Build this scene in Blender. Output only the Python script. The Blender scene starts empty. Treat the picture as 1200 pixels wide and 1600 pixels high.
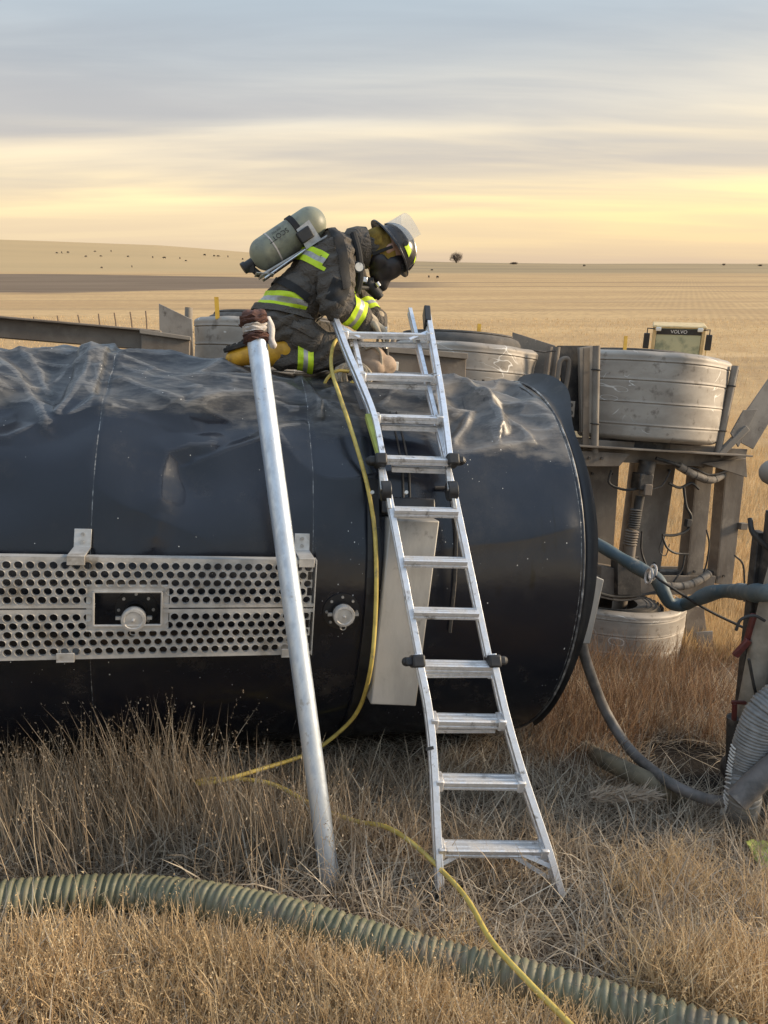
import bpy, bmesh, math, random
import numpy as np
from mathutils import Vector, Matrix
R_ = math.radians
random.seed(7); RNG = np.random.default_rng(7)
SC = bpy.context.scene
COL = SC.collection

# ------------------------------------------------------------------ camera
FPX, CAM_H = 1109.0, 2.544
PITCH = math.atan(388 / FPX)
cam_d = bpy.data.cameras.new('camera'); cam = bpy.data.objects.new('camera', cam_d); COL.objects.link(cam)
cam_d.sensor_fit = 'VERTICAL'; cam_d.sensor_height = 36.0; cam_d.lens = 36.0 * FPX / 1600.0
cam_d.clip_start = 0.05; cam_d.clip_end = 9000
cam.location = (0, 0, CAM_H); cam.rotation_euler = (math.pi / 2 - PITCH, 0, 0)
SC.camera = cam
SC.view_settings.view_transform = 'Standard'; SC.view_settings.look = 'None'
SC.view_settings.exposure = 1.08; SC.view_settings.gamma = 1.0
SC.view_settings.use_curve_mapping = False

# ------------------------------------------------------------------ sky and sun
SUN_AZ, SUN_EL = R_(82), R_(17)          # azimuth measured from the view direction towards the right
SUN_DIR = Vector((math.sin(SUN_AZ) * math.cos(SUN_EL), math.cos(SUN_AZ) * math.cos(SUN_EL), math.sin(SUN_EL)))
world = bpy.data.worlds.new('World'); SC.world = world; world.use_nodes = True
def build_world():
    nt = world.node_tree; N = nt.nodes; L = nt.links; N.clear()
    out = N.new('ShaderNodeOutputWorld'); bg = N.new('ShaderNodeBackground'); bg.inputs['Strength'].default_value = 0.1
    sky = N.new('ShaderNodeTexSky'); sky.sky_type = 'NISHITA'; sky.sun_disc = False
    sky.sun_elevation = SUN_EL; sky.sun_rotation = SUN_AZ; sky.dust_density = 2.0
    tc = N.new('ShaderNodeTexCoord'); sep = N.new('ShaderNodeSeparateXYZ'); L.new(tc.outputs['Generated'], sep.inputs[0])
    def math_(op, a, b=None, c=None, clamp=False):
        m = N.new('ShaderNodeMath'); m.operation = op; m.use_clamp = clamp
        for i, v in enumerate((a, b, c)):
            if v is None: continue
            if isinstance(v, (int, float)): m.inputs[i].default_value = v
            else: L.new(v, m.inputs[i])
        return m.outputs[0]
    def noise_(scale, vec, detail=5, rough=.55, dist=0.):
        n = N.new('ShaderNodeTexNoise'); n.inputs['Scale'].default_value = scale; n.inputs['Detail'].default_value = detail
        n.inputs['Roughness'].default_value = rough; n.inputs['Distortion'].default_value = dist; L.new(vec, n.inputs['Vector']); return n.outputs['Fac']
    def ramp_(fac, stops, interp='EASE'):
        r = N.new('ShaderNodeValToRGB'); r.color_ramp.interpolation = interp; e = r.color_ramp.elements
        while len(e) < len(stops): e.new(.5)
        for q, (p, c) in zip(e, stops): q.position = p; q.color = (*c, 1)
        L.new(fac, r.inputs['Fac']); return r.outputs['Color']
    def mix_(fac, a, b):
        m = N.new('ShaderNodeMix'); m.data_type = 'RGBA'
        if isinstance(fac, (int, float)): m.inputs[0].default_value = fac
        else: L.new(fac, m.inputs[0])
        for i, v in ((6, a), (7, b)):
            if isinstance(v, tuple): m.inputs[i].default_value = (*v, 1)
            else: L.new(v, m.inputs[i])
        return m.outputs[2]
    z = math_('MAXIMUM', sep.outputs['Z'], 0.0)
    # cloud sheets are flat layers far off: project direction on a plane so streaks thin out towards the horizon
    zz = math_('ADD', z, 0.075)
    px = math_('DIVIDE', sep.outputs['X'], zz); py = math_('DIVIDE', sep.outputs['Y'], zz)
    cmb = N.new('ShaderNodeCombineXYZ')
    L.new(math_('MULTIPLY', px, 0.20), cmb.inputs[0]); L.new(math_('MULTIPLY_ADD', px, 0.05, math_('MULTIPLY', py, 0.50)), cmb.inputs[1])
    big = noise_(1.1, cmb.outputs[0], 3, .45, .5)
    cmb2 = N.new('ShaderNodeCombineXYZ')
    L.new(math_('MULTIPLY', px, 0.30), cmb2.inputs[0]); L.new(math_('MULTIPLY_ADD', px, -0.07, math_('MULTIPLY', py, 1.0)), cmb2.inputs[1]); cmb2.inputs[2].default_value = 3.7
    fine = noise_(1.7, cmb2.outputs[0], 5, .55, .4)
    # how warm: towards the sunset side
    warm = math_('MULTIPLY_ADD', sep.outputs['X'], 0.62, math_('MULTIPLY', sep.outputs['Y'], 0.52)); warm = math_('MAXIMUM', warm, 0.0)
    elev_cool = ramp_(z, [(0.0, (.54, .42, .30)), (.03, (.64, .50, .32)), (.075, (.86, .67, .37)), (.13, (.72, .60, .42)), (.19, (.56, .54, .49)), (.27, (.45, .51, .545)), (.6, (.47, .58, .72)), (1., (.47, .60, .79))])
    elev_warm = ramp_(z, [(0.0, (.58, .43, .27)), (.024, (.74, .54, .28)), (.062, (.90, .65, .28)), (.12, (.80, .63, .37)), (.2, (.68, .59, .44)), (.29, (.50, .53, .53)), (.6, (.47, .58, .72)), (1., (.47, .60, .79))])
    clear = mix_(math_('MULTIPLY_ADD', warm, 1.9, -.72, True), elev_cool, elev_warm)
    grey = ramp_(z, [(0.0, (.46, .35, .28)), (.05, (.52, .40, .29)), (.1, (.41, .36, .32)), (.17, (.355, .345, .345)), (.23, (.30, .32, .345)), (.3, (.32, .37, .41)), (.6, (.38, .47, .57)), (1., (.42, .52, .66))])
    cov = math_('ADD', math_('MULTIPLY', big, .76), math_('MULTIPLY', fine, .28))
    msk = N.new('ShaderNodeMapRange'); msk.interpolation_type = 'SMOOTHSTEP'; L.new(cov, msk.inputs[0]); msk.inputs[1].default_value = .36; msk.inputs[2].default_value = .63
    low = N.new('ShaderNodeMapRange'); L.new(z, low.inputs[0]); low.inputs[1].default_value = .03; low.inputs[2].default_value = .13; low.inputs[3].default_value = .35; low.inputs[4].default_value = .95
    clouds = mix_(math_('MULTIPLY', msk.outputs[0], low.outputs[0]), clear, grey)
    sc_ = N.new('ShaderNodeVectorMath'); sc_.operation = 'SCALE'; L.new(clouds, sc_.inputs[0]); sc_.inputs['Scale'].default_value = 7.3
    fin = mix_(.9, sky.outputs['Color'], sc_.outputs[0])
    L.new(fin, bg.inputs['Color']); L.new(bg.outputs[0], out.inputs[0])
build_world()
sun_d = bpy.data.lights.new('sun', 'SUN'); sun_d.energy = 2.7; sun_d.angle = R_(12); sun_d.color = (1.0, .80, .56)
sun = bpy.data.objects.new('sun', sun_d); COL.objects.link(sun); sun.location = (20, 10, 12)
sun.rotation_euler = (-SUN_DIR).to_track_quat('-Z', 'Y').to_euler()

# ------------------------------------------------------------------ survey: frame of the overturned trailer
TC = np.array([0, 3.748, 1.0]); PSI, TH, ROLL = R_(13.4), R_(6.4), R_(9.0)
AX = np.array([math.cos(PSI) * math.cos(TH), math.sin(PSI) * math.cos(TH), -math.sin(TH)])
_n = np.array([-math.sin(PSI), math.cos(PSI), 0.]); _w = np.cross(AX, _n)
AY = math.cos(ROLL) * _n - math.sin(ROLL) * _w; AZ = math.cos(ROLL) * _w + math.sin(ROLL) * _n
EYE = np.array([0, 0, CAM_H]); _c, _s = math.cos(PITCH), math.sin(PITCH)
FW, UP = np.array([0, _c, -_s]), np.array([0, _s, _c])
def ray(px, py): return np.array([(px - 600) / FPX, 0, 0]) + FW - (py - 800) / FPX * UP
def L2W(q): return TC + q[0] * AX + q[1] * AY + q[2] * AZ
def W2L(P): q = np.asarray(P) - TC; return np.array([q @ AX, q @ AY, q @ AZ])
def at_l(px, py, y):
    D = ray(px, py); return W2L(EYE + D * (((TC - EYE) @ AY + y) / (D @ AY)))
def lw(px, py, y): return L2W(at_l(px, py, y))
def at_y(px, py, Y):
    D = ray(px, py); return EYE + D * (Y / D[1])
def on_tank(px, py, R=1.0):
    D = ray(px, py); o = W2L(EYE); e = np.array([D @ AX, D @ AY, D @ AZ])
    A = e[1]**2 + e[2]**2; B = 2 * (o[1] * e[1] + o[2] * e[2]); Cc = o[1]**2 + o[2]**2 - R * R
    return EYE + D * ((-B - math.sqrt(max(B * B - 4 * A * Cc, 0))) / 2 / A)
def axis_dist(P):
    q = W2L(P); return math.hypot(q[1], q[2])

# ------------------------------------------------------------------ terrain height
_GY = np.array([-900, -9, -3, 0, 1.5, 2.0, 2.5, 3.0, 3.5, 4.0, 5.0, 6.0, 8.0, 12, 16, 20, 30, 5000.])
_GZ = np.array([1.3, 1.25, 1.1, .75, .44, .33, .21, .09, -.02, -.13, -.36, -.55, -.85, -1.3, -1.68, -1.93, -2.0, -2.0])
def sstep(a, b, x): t = np.clip((x - a) / (b - a), 0, 1); return t * t * (3 - 2 * t)
def _hash(i, j, k, s):
    h = (i * 374761393 + j * 668265263 + k * 2147483647 + s * 974634777) & 0xffffffff
    h = ((h ^ (h >> 13)) * 1274126177) & 0xffffffff; return ((h ^ (h >> 16)) & 0xffff) / 65535.0
def vnoise(x, y, z=0., s=1):
    x, y, z = np.broadcast_arrays(np.asarray(x, float), np.asarray(y, float), np.asarray(z, float))
    i, j, k = np.floor(x).astype(np.int64), np.floor(y).astype(np.int64), np.floor(z).astype(np.int64)
    f = [v - np.floor(v) for v in (x, y, z)]; f = [t * t * t * (t * (t * 6 - 15) + 10) for t in f]
    r = 0.
    for a in (0, 1):
        for b in (0, 1):
            for c in (0, 1):
                r = r + _hash(i + a, j + b, k + c, s) * (f[0] if a else 1 - f[0]) * (f[1] if b else 1 - f[1]) * (f[2] if c else 1 - f[2])
    return r
def fbm(x, y, z=0., s=1, o=4):
    r = 0.; a = .5
    for q in range(o): r = r + a * vnoise(x, y, z, s + q); x, y, z = np.asarray(x) * 2.03, np.asarray(y) * 2.03, np.asarray(z) * 2.03; a *= .5
    return r
def ground_z(x, y):
    x = np.asarray(x, float); y = np.asarray(y, float)
    g = 0.
    for d, wt in ((-.35, .25), (0, .5), (.35, .25)): g = g + wt * np.interp(y + d, _GY, _GZ)
    g = g - .085 * np.clip(x, -3.5, 3.5) * sstep(.5, 2.5, y) * (1 - .7 * sstep(7, 14, y))
    near = 1 - sstep(20, 60, y)
    g = g + near * (.10 * (fbm(x * .9 + 5, y * .9, 0, 11, 3) - .44) + .04 * (fbm(x * 4, y * 4, 0, 17, 2) - .38))
    u = x / np.maximum(y, 1)
    e = np.interp(u, [-.9, -.51, -.3, -.13, 0, .1, .25, .9], [.034, .029, .022, .0105, .004, .0016, .0, -.0005])
    far = 4.54 + e * 1000 + 2.2 * (fbm(x * .004, y * .004, 0, 5, 3) - .44)
    g = g + far * sstep(330, 1000, y) * (1 - .6 * sstep(1050, 2600, y)) + sstep(60, 200, y) * .5 * (fbm(x * .012, y * .012, 0, 3, 2) - .38)
    return g
_TS = np.geomspace(.6, 4000, 720)
def on_ground(px, py, h=0.):
    D = ray(px, py); ts = _TS; Q = EYE + D * ts[:, None]; below = Q[:, 2] <= ground_z(Q[:, 0], Q[:, 1]) + h; t = ts[int(np.argmax(below))] if below.any() else ts[-1]
    lo, hi = t / 1.013, t
    for _ in range(14):
        m = (lo + hi) / 2; P = EYE + D * m
        if P[2] <= float(ground_z(P[0], P[1])) + h: hi = m
        else: lo = m
    return EYE + D * hi

# ------------------------------------------------------------------ helpers: mesh builder, objects, tags
class MB:
    def __init__(s): s.v = []; s.f = []; s.m = []
    def add(s, vs, fs, mi=0):
        b = len(s.v); s.v.extend([tuple(float(c) for c in p) for p in vs]); s.f.extend([tuple(b + i for i in f) for f in fs]); s.m.extend([mi] * len(fs)); return s
    def box(s, c, d, M=None, mi=0):
        h = [x / 2 for x in d]
        vs = [Vector((sx * h[0], sy * h[1], sz * h[2])) for sx in (-1, 1) for sy in (-1, 1) for sz in (-1, 1)]
        if M is not None: vs = [M @ p for p in vs]
        vs = [p + Vector(c) for p in vs]
        return s.add(vs, [(0, 1, 3, 2), (4, 6, 7, 5), (0, 4, 5, 1), (2, 3, 7, 6), (0, 2, 6, 4), (1, 5, 7, 3)], mi)
    def bar(s, p0, p1, w, h, up=(0, 0, 1), mi=0):
        p0, p1 = Vector(p0), Vector(p1); d = p1 - p0; L = d.length; d.normalize(); u = Vector(up)
        sd = d.cross(u); sd = sd.normalized() if sd.length > 1e-6 else d.orthogonal().normalized(); u = sd.cross(d)
        return s.box((p0 + p1) / 2, (L, w, h), Matrix((d, sd, u)).transposed(), mi)
    def tube(s, pts, r, seg=12, cap=True, mi=0):
        P = [Vector(p) for p in pts]; n = len(P); rs = r if hasattr(r, '__len__') else [r] * n
        T = [(P[min(i + 1, n - 1)] - P[max(i - 1, 0)]).normalized() for i in range(n)]
        nx = T[0].orthogonal().normalized(); vs = []; fs = []
        for i in range(n):
            nx = (nx - T[i] * nx.dot(T[i])); nx = nx.normalized() if nx.length > 1e-6 else T[i].orthogonal().normalized(); ny = T[i].cross(nx)
            vs += [P[i] + (nx * math.cos(a) + ny * math.sin(a)) * rs[i] for a in (2 * math.pi * k / seg for k in range(seg))]
        for i in range(n - 1):
            fs += [(i * seg + k, i * seg + (k + 1) % seg, (i + 1) * seg + (k + 1) % seg, (i + 1) * seg + k) for k in range(seg)]
        if cap: fs += [tuple(range(seg))[::-1], tuple((n - 1) * seg + k for k in range(seg))]
        return s.add(vs, fs, mi)
    def lathe(s, prof, M=None, seg=32, a0=0., a1=2 * math.pi, mi=0):
        """profile (r, h) turned about local z"""
        M = M or Matrix(); full = abs(a1 - a0 - 2 * math.pi) < 1e-6; n = seg if full else seg + 1; vs = []; fs = []
        for r, h in prof:
            vs += [M @ Vector((r * math.cos(a0 + (a1 - a0) * k / seg), r * math.sin(a0 + (a1 - a0) * k / seg), h)) for k in range(n)]
        for i in range(len(prof) - 1):
            fs += [(i * n + k, i * n + (k + 1) % n, (i + 1) * n + (k + 1) % n, (i + 1) * n + k) for k in range(seg)]
        return s.add(vs, fs, mi)
    def disc(s, c, nrm, r, t, seg=20, mi=0):
        c = Vector(c); nrm = Vector(nrm).normalized(); return s.tube([c, c + nrm * t], r, seg, True, mi)
    def quad(s, a, b, c, d, mi=0): return s.add([a, b, c, d], [(0, 1, 2, 3)], mi)
    def plate(s, poly, nrm, t, mi=0):
        n = Vector(nrm).normalized() * t; k = len(poly); vs = [Vector(p) for p in poly] + [Vector(p) + n for p in poly]
        return s.add(vs, [tuple(range(k))[::-1], tuple(range(k, 2 * k))] + [(i, (i + 1) % k, k + (i + 1) % k, k + i) for i in range(k)], mi)
    def ellipsoid(s, c, rad, M=None, u=20, v=14, mi=0):
        vs = []; fs = []; M = M or Matrix.Identity(3)
        for j in range(v + 1):
            t = math.pi * j / v
            vs += [Vector(c) + M @ Vector((rad[0] * math.sin(t) * math.cos(2 * math.pi * i / u), rad[1] * math.sin(t) * math.sin(2 * math.pi * i / u), rad[2] * math.cos(t))) for i in range(u)]
        for j in range(v): fs += [(j * u + i, (j + 1) * u + i, (j + 1) * u + (i + 1) % u, j * u + (i + 1) % u) for i in range(u)]
        return s.add(vs, fs, mi)
    def capsule(s, p0, p1, r0, r1, seg=14):
        p0, p1 = Vector(p0), Vector(p1); d = (p1 - p0); L = d.length; d.normalize(); P = []; rs = []
        for k in range(6): a = math.pi / 2 * (1 - k / 5); P.append(p0 - d * r0 * math.sin(a)); rs.append(max(r0 * math.cos(a), 1e-4))
        for k in range(6): a = math.pi / 2 * k / 5; P.append(p1 + d * r1 * math.sin(a)); rs.append(max(r1 * math.cos(a), 1e-4))
        return s.tube(P, rs, seg)
    def mesh(s, name, off=None):
        me = bpy.data.meshes.new(name); v = np.array(s.v)
        if off is not None: v = v - np.asarray(off)
        me.from_pydata([tuple(p) for p in v], [], s.f); return me
    def build(s, name, mats, parent=None, smooth=35, bevel=0, fix=True):
        off = ORG.get(parent.name) if parent is not None else None
        me = s.mesh(name, off)
        for m in (mats if isinstance(mats, (list, tuple)) else [mats]): me.materials.append(m)
        if len(me.materials) > 1: me.polygons.foreach_set('material_index', s.m)
        if fix:
            bm = bmesh.new(); bm.from_mesh(me); bmesh.ops.recalc_face_normals(bm, faces=bm.faces); bm.to_mesh(me); bm.free()
        if smooth: me.shade_smooth(); me.set_sharp_from_angle(angle=R_(smooth))
        return put(name, me, parent, bevel)
ORG = {}
def put(name, me, parent=None, bevel=0):
    o = bpy.data.objects.new(name, me); COL.objects.link(o); o.parent = parent
    if parent is not None and parent.name in ORG: ORG[o.name] = ORG[parent.name]
    if bevel:
        b = o.modifiers.new('bevel', 'BEVEL'); b.width = bevel; b.segments = 2; b.limit_method = 'ANGLE'; b.angle_limit = R_(40)
    return o
def tag(o, label=None, cat=None, group=None, kind=None):
    if label: o['label'] = label
    if cat: o['category'] = cat
    if group: o['group'] = group
    if kind: o['kind'] = kind
    return o
def thing(name, loc, label, cat, group=None):
    o = bpy.data.objects.new(name, None); COL.objects.link(o); o.location = [float(c) for c in loc]; o.empty_display_size = .2
    ORG[o.name] = np.array(loc, float); return tag(o, label, cat, group)
def spline(pts, n=8):
    P = [np.asarray(p, float) for p in pts]; P = [2 * P[0] - P[1]] + P + [2 * P[-1] - P[-2]]; out = []
    for i in range(1, len(P) - 2):
        for k in range(n):
            t = k / n; out.append(.5 * (2 * P[i] + (P[i + 1] - P[i - 1]) * t + (2 * P[i - 1] - 5 * P[i] + 4 * P[i + 1] - P[i + 2]) * t * t + (3 * P[i] - P[i - 1] - 3 * P[i + 1] + P[i + 2]) * t**3))
    out.append(P[-2]); return out
def resample(pts, step):
    P = np.array(pts); d = np.r_[0, np.cumsum(np.linalg.norm(np.diff(P, axis=0), axis=1))]; n = max(int(d[-1] / step), 2)
    s = np.linspace(0, d[-1], n + 1); return np.stack([np.interp(s, d, P[:, k]) for k in range(3)], 1)
def ribbed(pts, r, pitch, depth, seg=18):
    P = resample(pts, pitch / 4); jr = np.random.default_rng(len(P)).normal(0, 1, len(P) // 4 + 2); rs = [r * (1 + .012 * jr[k // 4] + .02 * math.sin(k * .021) * math.sin(k * .0083)) - depth * (1 + .18 * jr[k // 4 + 1]) * (0.5 + .5 * math.cos(2 * math.pi * k / 4)) ** 1.5 for k in range(len(P))]
    return MB().tube(P, rs, seg)

# ------------------------------------------------------------------ materials
class NT:
    def __init__(s, name):
        s.mat = bpy.data.materials.new(name); s.mat.use_nodes = True; s.n = s.mat.node_tree.nodes; s.l = s.mat.node_tree.links
        s.b = s.n['Principled BSDF']; s.tc = s.n.new('ShaderNodeTexCoord')
    def set(s, k, v):
        if isinstance(v, (int, float)): s.b.inputs[k].default_value = v
        elif isinstance(v, tuple): s.b.inputs[k].default_value = (*v, 1) if len(v) == 3 else v
        else: s.l.new(v, s.b.inputs[k])
    def co(s, scale=(1, 1, 1), loc=(0, 0, 0), rot=(0, 0, 0)):
        m = s.n.new('ShaderNodeMapping'); m.inputs['Scale'].default_value = scale; m.inputs['Location'].default_value = loc; m.inputs['Rotation'].default_value = rot
        s.l.new(s.tc.outputs['Object'], m.inputs['Vector']); return m.outputs[0]
    def xyz(s):
        q = s.n.new('ShaderNodeSeparateXYZ'); s.l.new(s.tc.outputs['Object'], q.inputs[0]); return q.outputs
    def noise(s, scale, vec=None, detail=5, rough=.6, dist=0.):
        n = s.n.new('ShaderNodeTexNoise'); n.inputs['Scale'].default_value = scale; n.inputs['Detail'].default_value = detail
        n.inputs['Roughness'].default_value = rough; n.inputs['Distortion'].default_value = dist
        s.l.new(vec if vec is not None else s.tc.outputs['Object'], n.inputs['Vector']); return n.outputs['Fac']
    def voro(s, scale, vec=None, feat='F1'):
        n = s.n.new('ShaderNodeTexVoronoi'); n.inputs['Scale'].default_value = scale; n.feature = feat
        s.l.new(vec if vec is not None else s.tc.outputs['Object'], n.inputs['Vector']); return n.outputs
    def m(s, op, a, b=None, c=None, clamp=False):
        q = s.n.new('ShaderNodeMath'); q.operation = op; q.use_clamp = clamp
        for i, v in enumerate((a, b, c)):
            if v is None: continue
            if isinstance(v, (int, float)): q.inputs[i].default_value = v
            else: s.l.new(v, q.inputs[i])
        return q.outputs[0]
    def rng(s, v, a, b, lo=0., hi=1.):
        q = s.n.new('ShaderNodeMapRange'); q.interpolation_type = 'SMOOTHSTEP'; s.l.new(v, q.inputs[0])
        for i, t in enumerate((a, b, lo, hi)):
            if isinstance(t, (int, float)): q.inputs[i + 1].default_value = t
            else: s.l.new(t, q.inputs[i + 1])
        return q.outputs[0]
    def mix(s, f, a, b):
        q = s.n.new('ShaderNodeMix'); q.data_type = 'RGBA'
        if isinstance(f, (int, float)): q.inputs[0].default_value = f
        else: s.l.new(f, q.inputs[0])
        for i, v in ((6, a), (7, b)):
            if isinstance(v, tuple): q.inputs[i].default_value = (*v[:3], 1)
            else: s.l.new(v, q.inputs[i])
        return q.outputs[2]
    def bump(s, h, strength=.3, dist=.01):
        q = s.n.new('ShaderNodeBump'); q.inputs['Strength'].default_value = strength; q.inputs['Distance'].default_value = dist
        s.l.new(h, q.inputs['Height']); s.l.new(q.outputs[0], s.b.inputs['Normal'])
def pmat(name, c1, c2=None, scale=9, lo=.38, hi=.65, rough=.5, rough2=None, metal=0., bump=0., bscale=80, stretch=(1, 1, 1), c3=None, s3=3., lo3=.55, hi3=.7, bdist=.004, spec=.5):
    t = NT(name); v = t.co(stretch); f = t.rng(t.noise(scale, v), lo, hi)
    col = t.mix(f, c1, c2 or tuple(x * .8 for x in c1))
    if c3: col = t.mix(t.rng(t.noise(s3, t.co((1, 1, 1), (3, 1, 7)), 7, .65), lo3, hi3), col, c3)
    t.set('Base Color', col); t.set('Metallic', metal); t.set('Specular IOR Level', spec)
    t.set('Roughness', t.rng(f, 0, 1, rough, rough2 if rough2 is not None else min(rough + .12, 1)))
    if bump: t.bump(t.noise(bscale, v, 4), bump, bdist)
    return t.mat
M = {}
M['steel_dusty'] = pmat('dusty_frame_steel', (.27, .235, .195), (.21, .18, .15), 3, rough=.75, bump=.2, bscale=60, c3=(.31, .275, .23), s3=3, lo3=.5, hi3=.7)
M['steel_frame'] = pmat('grimy_frame_steel', (.195, .165, .135), (.13, .107, .086), 4, rough=.8, bump=.35, bscale=45, stretch=(1, 1, .45), c3=(.25, .215, .175), s3=5, lo3=.52, hi3=.7)
M['steel_brown'] = pmat('rusty_brown_steel', (.21, .175, .14), (.155, .125, .10), 5, rough=.8, bump=.3, bscale=70, c3=(.26, .22, .175), s3=6)
M['steel_dark'] = pmat('dark_greasy_steel', (.055, .05, .046), (.025, .023, .022), 12, rough=.6, bump=.4, bscale=50, c3=(.13, .11, .09), s3=8)
M['alu'] = pmat('scuffed_aluminium', (.80, .82, .86), (.66, .68, .71), 30, rough=.38, rough2=.55, metal=.7, bump=.15, bscale=160, stretch=(1, 1, 1), c3=(.24, .22, .20), s3=19, lo3=.58, hi3=.70)
M['alu_rung'] = pmat('worn_aluminium_tread', (.76, .76, .77), (.60, .59, .58), 22, rough=.42, rough2=.65, metal=.7, bump=.25, bscale=120, c3=(.22, .20, .18), s3=14, lo3=.54, hi3=.70)
M['alu_panel'] = pmat('dull_perforated_aluminium', (.58, .56, .53), (.43, .41, .38), 14, rough=.45, metal=.45, bump=.2, bscale=90, c3=(.28, .24, .19), s3=6, lo3=.56, hi3=.7)
M['alu_hood'] = pmat('weathered_aluminium_sheet', (.44, .43, .41), (.33, .325, .31), 6, rough=.55, metal=.35, bump=.15, bscale=60, stretch=(1, 1, .35), c3=(.22, .21, .20), s3=9, lo3=.58, hi3=.72)
M['galv'] = pmat('galvanised_steel', (.66, .74, .84), (.55, .62, .71), 40, rough=.38, rough2=.5, metal=.75, bump=.12, bscale=90, stretch=(1, 1, .4), c3=(.42, .44, .47), s3=22, lo3=.6, hi3=.7)
M['black_plastic'] = pmat('black_plastic', (.018, .018, .02), (.03, .03, .03), 20, rough=.45, bump=.1)
M['rubber'] = pmat('tyre_rubber', (.095, .088, .08), (.14, .125, .11), 8, rough=.9, bump=.3, bscale=50, c3=(.20, .175, .15), s3=7, lo3=.5, hi3=.7)
M['black_cable'] = pmat('black_rubber_cable', (.02, .02, .02), (.05, .045, .04), 15, rough=.6)
M['black_paint'] = pmat('black_enamel', (.012, .012, .014), (.02, .02, .022), 10, rough=.35, bump=.05)
M['bolt'] = pmat('zinc_bolt', (.55, .54, .52), (.4, .39, .37), 40, rough=.4, metal=.7)
M['chrome'] = pmat('bright_steel', (.75, .75, .76), (.6, .6, .6), 30, rough=.22, metal=1.)
M['hose_green'] = None
M['hose_blue'] = pmat('blue_layflat_hose', (.070, .110, .130), (.125, .150, .155), 6, rough=.6, bump=.5, bscale=35, c3=(.30, .27, .22), s3=6, lo3=.56, hi3=.72)
M['hose_grey'] = pmat('grey_rubber_hose', (.15, .135, .125), (.085, .08, .075), 14, rough=.6, bump=.3, c3=(.24, .21, .18), s3=9)
M['hose_olive'] = pmat('olive_hose', (.17, .14, .09), (.10, .085, .06), 10, rough=.75, bump=.4)
M['hose_suction'] = pmat('grey_suction_hose', (.24, .24, .235), (.16, .16, .155), 12, rough=.45, bump=.1, c3=(.32, .30, .27), s3=9)
M['hose_white'] = pmat('white_hose_stripe', (.72, .70, .66), (.55, .53, .49), 20, rough=.5)
M['wrap'] = pmat('wrapped_conduit', (.26, .225, .185), (.16, .135, .11), 16, rough=.8, bump=.4, bscale=50)
M['yellow_line'] = pmat('yellow_air_line', (.62, .48, .12), (.48, .36, .09), 22, rough=.45, c3=(.33, .25, .10), s3=14, lo3=.6, hi3=.7)
M['yellow_tag'] = pmat('yellow_plastic_tag', (.68, .42, .05), (.55, .32, .04), 18, rough=.5)
M['rope'] = pmat('pale_rope', (.50, .44, .35), (.36, .31, .24), 40, rough=.9, bump=.6, bscale=140)
M['canvas'] = pmat('tan_canvas', (.40, .31, .24), (.28, .215, .165), 14, rough=.95, bump=.4, bscale=120, c3=(.20, .14, .10), s3=9, lo3=.6, hi3=.75)
M['paper_white'] = pmat('white_card', (.80, .80, .76), (.70, .70, .66), 20, rough=.6)
M['red_paint'] = pmat('faded_red_paint', (.13, .025, .022), (.08, .022, .018), 16, rough=.5)
M['beige_pipe'] = pmat('beige_steel_pipe', (.33, .29, .235), (.22, .19, .15), 8, rough=.6, bump=.2)
M['turnout'] = pmat('charcoal_turnout_fabric', (.066, .060, .053), (.042, .038, .034), 16, rough=.92, bump=.45, bscale=330, c3=(.105, .090, .075), s3=5, lo3=.52, hi3=.72, bdist=.002)
M['harness'] = pmat('black_webbing', (.014, .014, .015), (.025, .025, .025), 40, rough=.8, bump=.3, bscale=200)
M['hivis'] = pmat('lime_reflective_trim', (.62, .84, .03), (.54, .76, .02), 30, rough=.55)
M['silver_trim'] = pmat('silver_reflective_tape', (.46, .46, .45), (.36, .36, .35), 40, rough=.4, metal=.3)
M['hood'] = pmat('yellow_hood_fabric', (.30, .20, .035), (.17, .11, .025), 22, rough=.95, bump=.6, bscale=70)
M['boot'] = pmat('yellow_rubber_boot', (.62, .34, .025), (.42, .22, .02), 14, rough=.42, bump=.15, bscale=40, c3=(.16, .10, .04), s3=9, lo3=.58, hi3=.72)
M['sole'] = pmat('black_rubber_sole', (.02, .02, .02), (.05, .045, .04), 22, rough=.8)
M['glove'] = pmat('pale_leather_glove', (.46, .39, .29), (.33, .275, .20), 22, rough=.85, bump=.5, bscale=120)
M['skin'] = pmat('skin', (.50, .30, .22), (.44, .26, .19), 20, rough=.5)
M['helmet'] = pmat('glossy_black_helmet', (.012, .013, .017), (.03, .03, .033), 16, rough=.18, rough2=.35)
M['mask_rubber'] = pmat('black_mask_rubber', (.016, .015, .016), (.035, .028, .03), 16, rough=.4)
M['cylinder'] = pmat('grey_green_composite', (.20, .21, .165), (.27, .28, .20), 7, rough=.45, bump=.15, bscale=60, c3=(.115, .115, .095), s3=5, lo3=.48, hi3=.62)
M['print_dark'] = pmat('dark_printing', (.02, .02, .02), (.035, .035, .03), 30, rough=.6)
M['wrap_red'] = pmat('red_brown_strap', (.135, .062, .045), (.08, .04, .033), 24, rough=.8, bump=.5, bscale=110)
M['wrap_white'] = pmat('dirty_white_tape', (.62, .58, .54), (.42, .38, .35), 24, rough=.8, bump=.3)
M['loader_yellow'] = pmat('yellow_machine_paint', (.70, .52, .26), (.58, .42, .20), 6, rough=.5)
M['cab_print'] = pmat('white_cab_lettering', (.75, .76, .76), (.7, .7, .7), 20, rough=.5)
M['wood_post'] = pmat('weathered_post_wood', (.20, .15, .11), (.13, .10, .075), 20, rough=.9)
M['animal'] = pmat('dark_hide', (.03, .022, .018), (.02, .016, .014), 6, rough=.9)
M['bark'] = pmat('grey_bark', (.14, .11, .09), (.09, .07, .06), 3, rough=.95)
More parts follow.
